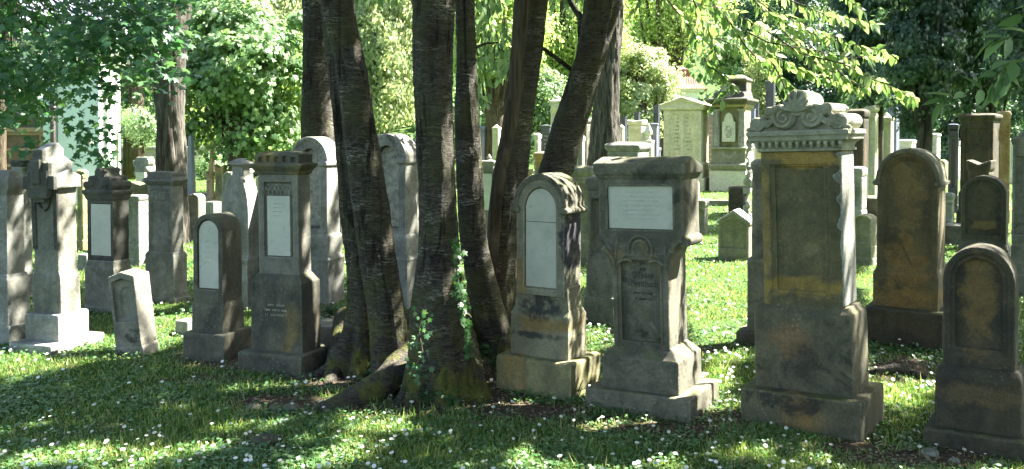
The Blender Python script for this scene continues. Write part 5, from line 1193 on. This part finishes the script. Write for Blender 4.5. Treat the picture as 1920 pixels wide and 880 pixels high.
bgtree('tree', 'pale leafy tree rising behind the maple, left of the weeping conifer', 400, 34, -220, 200, 260, 'lf_lime', 0.106, 24700, 80, trunk_r=.3)
bgtree('tree', 'dark green leafy tree behind the left maple', 250, 30, -220, 190, 260, 'lf_mid', 0.106, 22800, 70, trunk_r=.3)
bgtree('conifer_tree', 'feathery green conifer seen between the leaning and central trunks', 710, 22, -140, 270, 190, 'lf_pale', 0.125, 38000, 170, 'spray', droop=1.1, trunk_r=.2, width=2.0, cr=.42)
bgtree('tree', 'green undergrowth tree low between the left trunks', 600, 24, 120, 300, 160, 'lf_mid', 0.106, 13300, 50)
bgtree('tree', 'light green tree filling the gap right of the central trunks', 925, 26, -180, 240, 200, 'lf_lime', 0.106, 22800, 80, trunk_r=.25)
bgtree('tree', 'sunlit yellow green linden between the two leaning cherry trunks', 1060, 32, -200, 225, 230, 'lf_lime', 0.106, 26600, 90, trunk_r=.3)
bgtree('tree', 'rounded vivid green bush tree above the black granite stone', 1010, 27, 130, 250, 100, 'lf_mid', 0.086, 9500, 40)
bgtree('tree', 'pale blossoming looking tree right of the shaggy trunk, before the pavilion', 1200, 33, 60, 255, 140, 'lf_pale', 0.112, 19000, 70, trunk_r=.25)
bgtree('tree', 'big sunlit tree above the pale one, right of the shaggy trunk', 1240, 38, -200, 130, 260, 'lf_lime', 0.119, 26600, 90, trunk_r=.35)
bgtree('tree', 'slender grey stemmed tree beside the pavilion', 1264, 38, -60, 80, 60, 'lf_lime', 0.106, 4750, 20, trunk_r=.22)
bgtree('tree', 'mid green bushy tree above the baroque monument', 1392, 40, 60, 195, 130, 'lf_mid', 0.119, 17100, 70, trunk_r=.25)
bgtree('conifer_tree', 'slim grey green conifer right of the baroque monument', 1425, 36, 40, 250, 60, 'lf_pale', 0.132, 9500, 50, 'spray', droop=.8, width=1.5)
bgtree('tree', 'deep green tree behind the bright cherry leaves', 1500, 44, -200, 230, 300, 'lf_dark', 0.132, 26600, 90, trunk_r=.4)
bgtree('tree', 'very dark tree low behind the tall black pillar', 1520, 34, 60, 250, 160, 'lf_dark', 0.119, 15200, 60)
for a in ((1640, 19, -160, 235, 150, 'dark conifer with trunk hidden, right of the scroll monument'), (1730, 17, -200, 250, 190, 'broad dark conifer whose reddish trunk stands behind the big round stone'),
          (1850, 17.5, -200, 225, 200, 'dark conifer with drooping sprays over the wide brown slab'), (1950, 15, -200, 235, 160, 'dark conifer at the right picture edge')):
    o_ = bgtree('conifer_tree', a[5], a[0], a[1], a[2], a[3], a[4], 'lf_thuja', 0.112, 24700, 100, 'fan', trunk_r=.13, droop=.9, cr=.36, bark='rope', group='dark conifers on the right', width=1.0, shell=.25, flat=.5)
for a_, w_, l_ in ((1740, 200, 'dark hedge bush in deep shade behind the big round stone'), (1850, 160, 'dark hedge bush behind the wide brown slab')): bgtree('bush', l_, a_, 33, 140, 325, w_, 'lf_thuja', .14, 9000, 60, cat='bush', trunk_r=.05)
bgtree('bush', 'dark green bush in front of the rubble wall, right of the obelisk', 392, 30, 300, 345, 50, 'lf_mid', 0.079, 3800, 20, cat='bush', trunk_r=.04)
bgtree('bush', 'shadowy ivy covered bush by the far wall behind the pointed stone', 470, 31, 268, 345, 130, 'lf_dark', 0.092, 7600, 30, cat='bush', trunk_r=.05)
bgtree('bush', 'grey green hedge bush above the far wall, left of the ropey trunk', 262, 36, 262, 300, 150, 'lf_mid', 0.092, 6650, 30, cat='bush', trunk_r=.05)
# the crowded far rows
rg = np.random.default_rng(91); protos = []
FAR = [(905, 290, 13, 'flat', 'greyl'), (960, 296, 12, 'arch', 'cream'), (975, 280, 11, 'gable', 'cream'), (1048, 300, 12, 'flat', 'yell'), (1068, 286, 12, 'arch', 'greyl'), (1150, 300, 13, 'gable', 'cream'), (1172, 282, 12, 'flat', 'greyl'), (1232, 300, 14, 'arch', 'cream'), (1226, 276, 12, 'flat', 'bluegran'),
  (1338, 290, 12, 'flat', 'cream'), (1400, 235, 12, 'flat', 'bluegran'), (1425, 240, 12, 'gable', 'cream'), (1640, 300, 15, 'arch', 'greyl'), (1700, 262, 16, 'flat', 'cream'), (1722, 290, 14, 'gable', 'orange'), (1748, 250, 14, 'flat', 'greyl'), (1765, 300, 13, 'arch', 'yell'), (1790, 270, 12, 'gable', 'greyl'), (1880, 290, 14, 'arch', 'orange'), (1905, 260, 14, 'flat', 'cream'),
  (395, 345, 11, 'arch', 'yell'), (462, 320, 12, 'gable', 'greyl'), (478, 345, 11, 'flat', 'yell'), (660, 330, 14, 'flat', 'greyl'), (300, 350, 12, 'gable', 'greyl'), (215, 352, 14, 'flat', 'cream'), (648, 300, 12, 'arch', 'cream'), (778, 300, 10, 'flat', 'greyl'), (900, 330, 12, 'arch', 'greyl'), (988, 322, 12, 'gable', 'yell'), (1392, 262, 12, 'flat', 'greyl'), (1560, 300, 12, 'flat', 'cream')]+[(890, 316, 13, 'gable', 'greyl'), (942, 322, 14, 'arch', 'mossy'), (1012, 318, 13, 'flat', 'greyl'), (1060, 318, 14, 'arch', 'cream'), (1092, 326, 13, 'gable', 'greyl'), (1128, 330, 12, 'flat', 'cream'), (1160, 322, 12, 'arch', 'greyl'), (1245, 320, 12, 'gable', 'greyl'), (1300, 338, 12, 'arch', 'mossy'), (1560, 286, 14, 'gable', 'greyl'), (1665, 330, 13, 'gable', 'greyl'), (1715, 320, 15, 'flat', 'greyl'), (1880, 340, 13, 'gable', 'cream'), (640, 352, 14, 'gable', 'greyl'), (690, 322, 14, 'arch', 'greyl'), (395, 360, 13, 'flat', 'greyl'), (440, 350, 12, 'arch', 'cream'), (230, 338, 13, 'arch', 'greyl'), (158, 345, 13, 'gable', 'greyl')]
KN = {'flat': 'flat capped', 'arch': 'round arched', 'gable': 'gabled'}; CN = {'greyl': 'pale grey', 'cream': 'cream', 'yell': 'yellowish', 'bluegran': 'blue grey', 'orange': 'orange', 'mossy': 'greenish'}
PL = ['behind the bluish slab between the trunks', 'left of the black leaning trunk', 'half hidden by the black leaning trunk', 'left of the black inscribed granite stone', 'just left of the strongest leaning trunk', 'right edge of the shaggy trunk', 'right of the white urn stone', 'directly left of the double tablet', 'behind the tall granite post', 'in the gap right of the double tablet', 'small post right of the baroque monument', 'right of the little blue granite post', 'right of the tall cream slab', 'below the dark conifers, left of the reddish trunk', 'behind the big brown round stone', 'above the big round stone under the conifers', 'right of the reddish conifer trunk', 'left of the wide brown slab', 'right of the wide brown slab, low', 'beside the orange streaked stone', 'right of the tiny brown pillar pair', 'behind the pointed stone finial', 'left of the crenellated stone, distant', 'between the two diamond arched stones', 'left of the ropey trunk by the far wall', 'below the chapel corner', 'beyond the left leaning cherry trunk', 'left of the central trunk, distant', 'right of the central trunk, low', 'under the black leaning trunk', 'beside the rough trunk shaped pillar', 'hidden behind the scroll monument top']+['just right of the central trunk, small', 'at the foot of the black leaning trunk', 'in front of the black inscribed granite stone', 'below the slender grey column', 'right of the slender grey column, low', 'before the shaggy trunk', 'right of the shaggy trunk, low', 'before the double tablet, left', 'low before the double tablet, right', 'behind the scroll monument shaft', 'behind the left shoulder of the big brown round stone', 'behind the crown of the big brown round stone', 'right of the smaller round topped stone', 'behind the round shouldered stone', 'between slanting and left leaning trunks', 'behind the small niche stone', 'close behind the pointed stone', 'behind the scroll topped stone', 'right of the cross headed stone, distant']
for k, (px, yt, w, kd, mt) in enumerate(FAR):
    yb = float(rg.uniform(338, 356)) if k < 32 else float(rg.uniform(362, 392)); s_ = mid(kd, px-w, px+w*.6, px+w*1.1, yb, yt, mt, 'far %s %s stone %s' % (CN[mt], KN[kd], PL[k]), .3, 38 if px > 1500 else 27, group='gravestones crowded in the far rows')
# distant wood, one mass
N = 130000; xx = rng.uniform(-60, 62, N); yy = rng.uniform(46, 64, N)
top = 12+4*fbm(xx*.12, yy*.12, 0, 3, 61); zz_ = gz(xx, yy)+rng.random(N)**.8*top
m = fbm(xx*.45, yy*.45, zz_*.45, 3, 63) > .44; p = np.stack([xx, yy, zz_], -1)[m]
nr = unit(rng.normal(size=(len(p), 3))*.6+np.array([.2, -.4, .8])); tip = np.cross(nr, rdirs(rng, len(p)))+np.array([0, 0, -.4])
o = leaves('distant_wood', p, .42*(.6+.8*rng.random(len(p))), tip, nr, 'diamond', 'lf_mid', None, 1.2); tag(o, kind='stuff'); o['label'] = 'distant wood of green trees closing off the cemetery'; 
# ================================================================== ivy and small plants
def ivy(label, path, d, n, spread, size, mat='lf_ivy', seed=1):
    rg = np.random.default_rng(seed); pts = [at(x, y, d+(i*0)) for i, (x, y) in enumerate(path)]
    o = empty('ivy', (pts[-1].x, pts[-1].y, pts[-1].z)); tag(o, label, 'ivy'); loc = o.location
    b = nb(); tube(b, [Vector(p)-loc for p in pts], .005, 5); fin(b, 'stem', M['bark'], o)
    t = rg.random(n)*(len(pts)-1.001); a = t.astype(int); P0 = np.array([list(p) for p in pts]); p = P0[a]+(P0[a+1]-P0[a])*(t-a)[:, None]+rg.normal(size=(n, 3))*np.array([spread, .02, .02])
    nr = np.array([.25, -1, .45])+rg.normal(size=(n, 3))*.45; tip = np.array([0, -.25, -1])+rg.normal(size=(n, 3))*.55
    leaves('leaves', p-np.array(loc), size*(.6+.8*rg.random(n)), tip, nr, 'maple', mat, o, .95)
ivy('bright strand of ivy climbing the right side of the central trunk', [(852, 446), (862, 480), (858, 520), (866, 555), (870, 590), (878, 630), (884, 665)], 5.35, 170, .012, .030, seed=2)
ivy('dark ivy patch low on the left side of the central trunk', [(795, 570), (785, 620), (792, 660), (775, 695), (800, 720)], 5.36, 60, .035, .028, 'lf_maple', seed=3)
def plantlet(label, px, py, n, size, h, mat='lf_ivy', seed=1, cat='plant', name='seedling', group=None, spread=.08):
    rg = np.random.default_rng(seed); g_ = gp(px, py); o = empty(name, g_); tag(o, label, cat, group); b = nb(); P = []; T = []
    for k in range(n):
        a = rg.uniform(0, 6.28); r = spread*rg.random(); tp0 = Vector((math.cos(a)*r, math.sin(a)*r, h*rg.uniform(.4, 1))); tube(b, [(0, 0, -.01), tp0*.6+Vector((0, 0, .01)), tp0], .0025, 4); P.append(list(tp0)); T.append([math.cos(a)*.8, math.sin(a)*.8, .1])
    fin(b, 'stem', M['lf_ivy'], o); P = np.array(P); leaves('leaves', P, size*(.7+.5*rg.random(n)), np.array(T)+rg.normal(size=(n, 3))*.2, np.array([0, -.3, 1])+rg.normal(size=(n, 3))*.3, 'cherry', mat, o, 1.3)
for k, (px, py, n, sz, h, l) in enumerate(((925, 705, 12, .06, .26, 'broad leaved seedling between the central trunk and the round topped stone'), (716, 718, 22, .045, .16, 'sunlit ivy seedling at the foot of the left leaning trunk'), (690, 735, 10, .035, .08, 'small weed beside the mossy foot'),
        (1085, 742, 7, .05, .10, 'pale leafed seedling at the right corner of the round topped stone base'), (800, 762, 18, .04, .12, 'dark ivy tuft before the central roots'), (850, 768, 16, .04, .10, 'second ivy tuft under the central trunk'), (770, 758, 8, .035, .16, 'upright little seedling at the left root'),
        (905, 690, 10, .045, .2, 'leafy weed tucked behind the right root'), (1745, 705, 5, .055, .16, 'single light leaved seedling left of the nearest round stone'), (1110, 800, 6, .03, .05, 'tiny weed left of the roofed stone base'), (470, 742, 8, .03, .09, 'tiny weed on the bare soil left of the long root'), (1440, 742, 8, .04, .06, 'low weed in shade beside the scroll monument base'),
        (620, 590, 26, .05, .07, 'dark ground ivy behind the kerb, left part'), (650, 600, 22, .05, .07, 'dark ground ivy behind the kerb, right part'), (348, 598, 4, .05, .1, 'lone pale seedling on the lawn behind the low round stone'), (1690, 645, 20, .04, .06, 'weeds at the foot of the big round stone'))):
    plantlet(l, px, py, n, sz, h, seed=k+40, group='seedlings round the trees and stones')
# stones and fallen stick on the ground
def rock(px, py, r, label, mat='dark', sq=.5):
    g_ = gp(px, py); o = empty('rock', g_); b = nb(); bmesh.ops.create_icosphere(b, subdivisions=3, radius=r)
    for v in b.verts:
        q = vn(v.co.x*9+px, v.co.y*9, v.co.z*9, 5); v.co *= .75+.5*float(q); v.co.z *= sq; v.co.z += r*.15
    x = fin(b, 'rock', M[mat], None, smooth=True); bpy.data.objects.remove(o); x.location = g_; tag(x, label, 'rock')
for a in ((476, 766, .05, 'small dark rock at the far left tip of the long root'), (520, 768, .055, 'rounded mossy rock, middle of three in line with the long root'), (545, 768, .06, 'larger mossy rock nearest the long root'), (500, 828, .075, 'flat brown stone sunk in the grass at bottom left', 'brown', .3),
          (1745, 852, .05, 'pale grey rock at the corner of the nearest stone base', 'grey'), (1790, 866, .03, 'pebble on bare soil left of centre before the nearest stone', 'grey'), (1870, 872, .035, 'pebble on bare soil nearest the right edge', 'grey'), (708, 716, .045, 'sunlit orange brown chunk of wood at the trunk foot', 'orange', .4), (893, 796, .04, 'small flat brown stone on the soil below the central trunk', 'brown', .35)): rock(*a[:4], *(a[4:]))
g0, g1, g2 = gp(1625, 706), gp(1680, 702), gp(1738, 712); st = nb(); tube(st, [g0+Vector((0, 0, .01))-g0, g1+Vector((0, 0, .045))-g0, g2+Vector((0, 0, .01))-g0], [.03, .035, .018], 10)
st = fin(st, 'fallen_branch', M['rope'], None, smooth=True); st.location = g0; tag(st, 'fallen piece of branch lying between the scroll monument and nearest stone', 'branch')
# ================================================================== lawn
rng = np.random.default_rng(77)
def scatter(n, y0, y1, p, half=.62, x0=.4):
    u = rng.random(n*2); y = (y0**(1-p)+(y1**(1-p)-y0**(1-p))*u)**(1/(1-p)); x = rng.uniform(-1, 1, len(y))*(y*half+x0); return x[:n], y[:n]
# footprints of the stones
bx_ = [(o.matrix_basis.inverted(), max([max(abs(v[0]) for v in c.bound_box) for c in o.children if c.type == 'MESH'] or [0]), max([max(abs(v[1]) for v in c.bound_box) for c in o.children if c.type == 'MESH'] or [0])) for o in bpy.data.objects if o.type == 'EMPTY' and o.get('category') in ('gravestone', 'monument', 'stone block', 'obelisk')]
def foot(x, y):   # distance outside the nearest footprint, metres
    best = np.full(len(x), 9.0)
    for mi_, hx, hy in bx_:
        m_ = np.array(mi_); u = m_[0, 0]*x+m_[0, 1]*y+m_[0, 3]; v = m_[1, 0]*x+m_[1, 1]*y+m_[1, 3]
        best = np.minimum(best, np.maximum(np.abs(u)-hx, np.abs(v)-hy))
    return best
x, y = scatter(470000, 3.6, 34, 2.1)
sl_ = soil(x, y); nz = fbm(x*2.2, y*2.2, 0, 3, 71); kp = (rng.random(len(x)) > sl_*1.6) & (rng.random(len(x)) < .25+1.6*np.clip(nz-.25, 0, 1))
x, y, nz = x[kp], y[kp], nz[kp]; n = len(x); z = gz(x, y); h = (.022+.038*rng.random(n)**2)*(.7+.9*nz)*np.clip(.85+y*.03, 1, 1.6); tuft = rng.random(n) < .010; fo = foot(x, y); h = np.where(tuft, h*1.8, h)*.9*np.clip(.35+fo*5, .35, 1); h = np.where(fo < -.01, .002, h)
tip = np.stack([rng.normal(size=n)*.45, rng.normal(size=n)*.45, np.ones(n)], -1); nr = np.stack([rng.normal(size=n), -np.abs(rng.normal(size=n)), rng.random(n)*.4], -1)
tv = TPL['blade'][0]; t = unit(tip); nn = unit(nr-(nr*t).sum(-1, keepdims=True)*t); bb = np.cross(nn, t); wd = (.0035+.0007*y)*(1+rng.random(n)*.8)
P0 = np.stack([x, y, z-.004], -1); V = np.stack([P0-bb*wd[:, None]/2, P0+bb*wd[:, None]/2, P0+t*h[:, None]], 1).reshape(-1, 3)
o = npmesh('grass', V, np.arange(len(V)).reshape(-1, 3), M['grass']); tag(o, kind='stuff')
x, y = scatter(190000, 3.6, 30, 2.2); sl_ = soil(x, y); nz = fbm(x*1.6+9, y*1.6, 0, 3, 73); kp = (rng.random(len(x)) > sl_*1.2) & (rng.random(len(x)) < np.clip((nz-.3)*2.5, .08, 1))
x, y = x[kp], y[kp]; n = len(x); tip = np.stack([rng.normal(size=n), rng.normal(size=n), rng.normal(size=n)*.25], -1); nr = np.stack([rng.normal(size=n)*.35, rng.normal(size=n)*.35-.1, np.ones(n)], -1)
o = leaves('clover', np.stack([x, y, gz(x, y)+.008+.028*rng.random(n)], -1), (.014+.0012*y)*(.6+.8*rng.random(n)), tip, nr, 'cherry', 'clover', None, 1.5); tag(o, kind='stuff')
x, y = scatter(60000, 3.6, 12, 1.8); sl_ = soil(x, y); kp = rng.random(len(x)) < .05+sl_*1.1; x, y = x[kp], y[kp]; n = len(x)
tip = np.stack([rng.normal(size=n), rng.normal(size=n), rng.normal(size=n)*.2], -1); nr = np.stack([rng.normal(size=n)*.5, rng.normal(size=n)*.5, np.ones(n)], -1)
o = leaves('dry_leaf_litter', np.stack([x, y, gz(x, y)+.006+.006*rng.random(n)], -1), .018*(.5+rng.random(n)), tip, nr, 'cherry', 'drylf', None, 1.2); tag(o, kind='stuff')
# daisies
def daisy_mesh(name, tilt, r):
    v, f, mi = [], [], []; k = 13
    for i in range(k):
        a = 2*math.pi*i/k; c_, s_ = math.cos(a), math.sin(a); w = .17
        b_ = len(v); v += [(c_*.25-s_*.06, s_*.25+c_*.06, .0), (c_*.25+s_*.06, s_*.25-c_*.06, 0), (c_*.98+s_*w, s_*.98-c_*w, .10), (c_*.98-s_*w, s_*.98+c_*w, .10)]; f.append((b_, b_+1, b_+2, b_+3)); mi.append(0)
    b_ = len(v)
    for i in range(8): v.append((math.cos(i*math.pi/4)*.30, math.sin(i*math.pi/4)*.30, .04))
    v.append((0, 0, .16))
    for i in range(8): f.append((b_+i, b_+(i+1) % 8, b_+8)); mi.append(1)
    v = np.array(v)*r; ct, st = math.cos(tilt), math.sin(tilt); v = np.stack([v[:, 0], v[:, 1]*ct-v[:, 2]*st, v[:, 1]*st+v[:, 2]*ct], -1)
    v[:, 2] += .06; base = len(v); h0 = .06
    v = np.concatenate([v, [(-.0012, 0, -.01), (.0012, 0, -.01), (.0012, 0, h0), (-.0012, 0, h0)]]); f.append((base, base+1, base+2, base+3)); mi.append(2)
    return v, f, mi
def pydaisy(name, tilt, r):
    v, f, mi = daisy_mesh(name, tilt, r); me = bpy.data.meshes.new(name); me.from_pydata([tuple(q) for q in v], [], f)
    for m_ in ('petal', 'yolk', 'grass'): me.materials.append(M[m_])
    me.polygons.foreach_set('material_index', mi); me.update(); return me
DM = [pydaisy('daisy', t_, r_) for t_, r_ in ((.15, .0105), (.35, .011), (-.1, .009), (.6, .010), (.3, .012))]
x, y = scatter(9000, 3.7, 26, 1.9, .6, .2); px_, py_ = pxw(x, y)
den = .16+.5*np.clip(fbm(x*1.1+3, y*1.1, 0, 2, 81)-.42, 0, 1)*4
for a, b_, c_, d_, w_ in ((1240, 690, 200, 90, .9), (1340, 455, 90, 40, 1.2), (700, 830, 420, 60, .5), (1400, 850, 220, 30, .6), (1120, 620, 60, 60, 1.0), (1330, 700, 60, 50, 1), (1620, 475, 40, 20, 1.2), (420, 830, 300, 60, .35), (1690, 740, 60, 40, .5)):
    den = den+w_*np.exp(-((px_-a)/c_)**2-((py_-b_)/d_)**2)
den = den*(1-.75*soil(x, y)); kp = rng.random(len(x)) < den*.30; x, y = x[kp], y[kp]
ok = []
for a, b_ in zip(x, y):
    q = Vector((a, b_, 0)); hit = False
    for mi_, hx, hy in bx_:
        w_ = mi_ @ q
        if abs(w_.x) < hx+.02 and abs(w_.y) < hy+.02: hit = True; break
    ok.append(not hit)
x, y = x[ok], y[ok]; od = np.argsort(y); x, y = x[od], y[od]; vis_ = (np.abs(pxw(x, y)[0]-960) < 960) & (pxw(x, y)[1] < 880); near_ = np.where(vis_)[0][:290]; rest = np.setdiff1d(np.arange(len(x)), near_)
for i in near_:
    o = bpy.data.objects.new('daisy', DM[int(rng.integers(5))]); COL.objects.link(o); sc_ = rng.uniform(.65, 1.1)
    o.location = (x[i], y[i], float(gz(x[i], y[i]))-.012); o.rotation_euler = (0, 0, rng.uniform(-.9, .9)); o.scale = (sc_,)*3
    tag(o, 'small white daisy with yellow centre growing in the lawn', 'daisy', 'daisies in the nearer lawn')
v, f, mi = daisy_mesh('d', .4, .012); m = len(rest); quad = [q for q in f if len(q) == 4]
r4 = np.array([[math.cos(a), math.sin(a)] for a in np.linspace(0, 2*math.pi, 7)[:-1]]); V = []
for s_ in range(1):
    yy_ = y[rest]; rr = .011*(1+.02*yy_); P0 = np.stack([x[rest], yy_, gz(x[rest], yy_)+.045+.02*rng.random(m)], -1); ang = rng.normal(size=m)*.3+.35
    vx = r4[None, :, 0]*rr[:, None]; vy = r4[None, :, 1]*rr[:, None]; V = np.stack([P0[:, 0:1]+vx, P0[:, 1:2]+vy*np.cos(ang)[:, None], P0[:, 2:3]+vy*np.sin(ang)[:, None]], -1).reshape(-1, 3)
o = npmesh('daisies', V, (np.arange(m*6).reshape(-1, 6)), M['petal']); tag(o, kind='stuff')
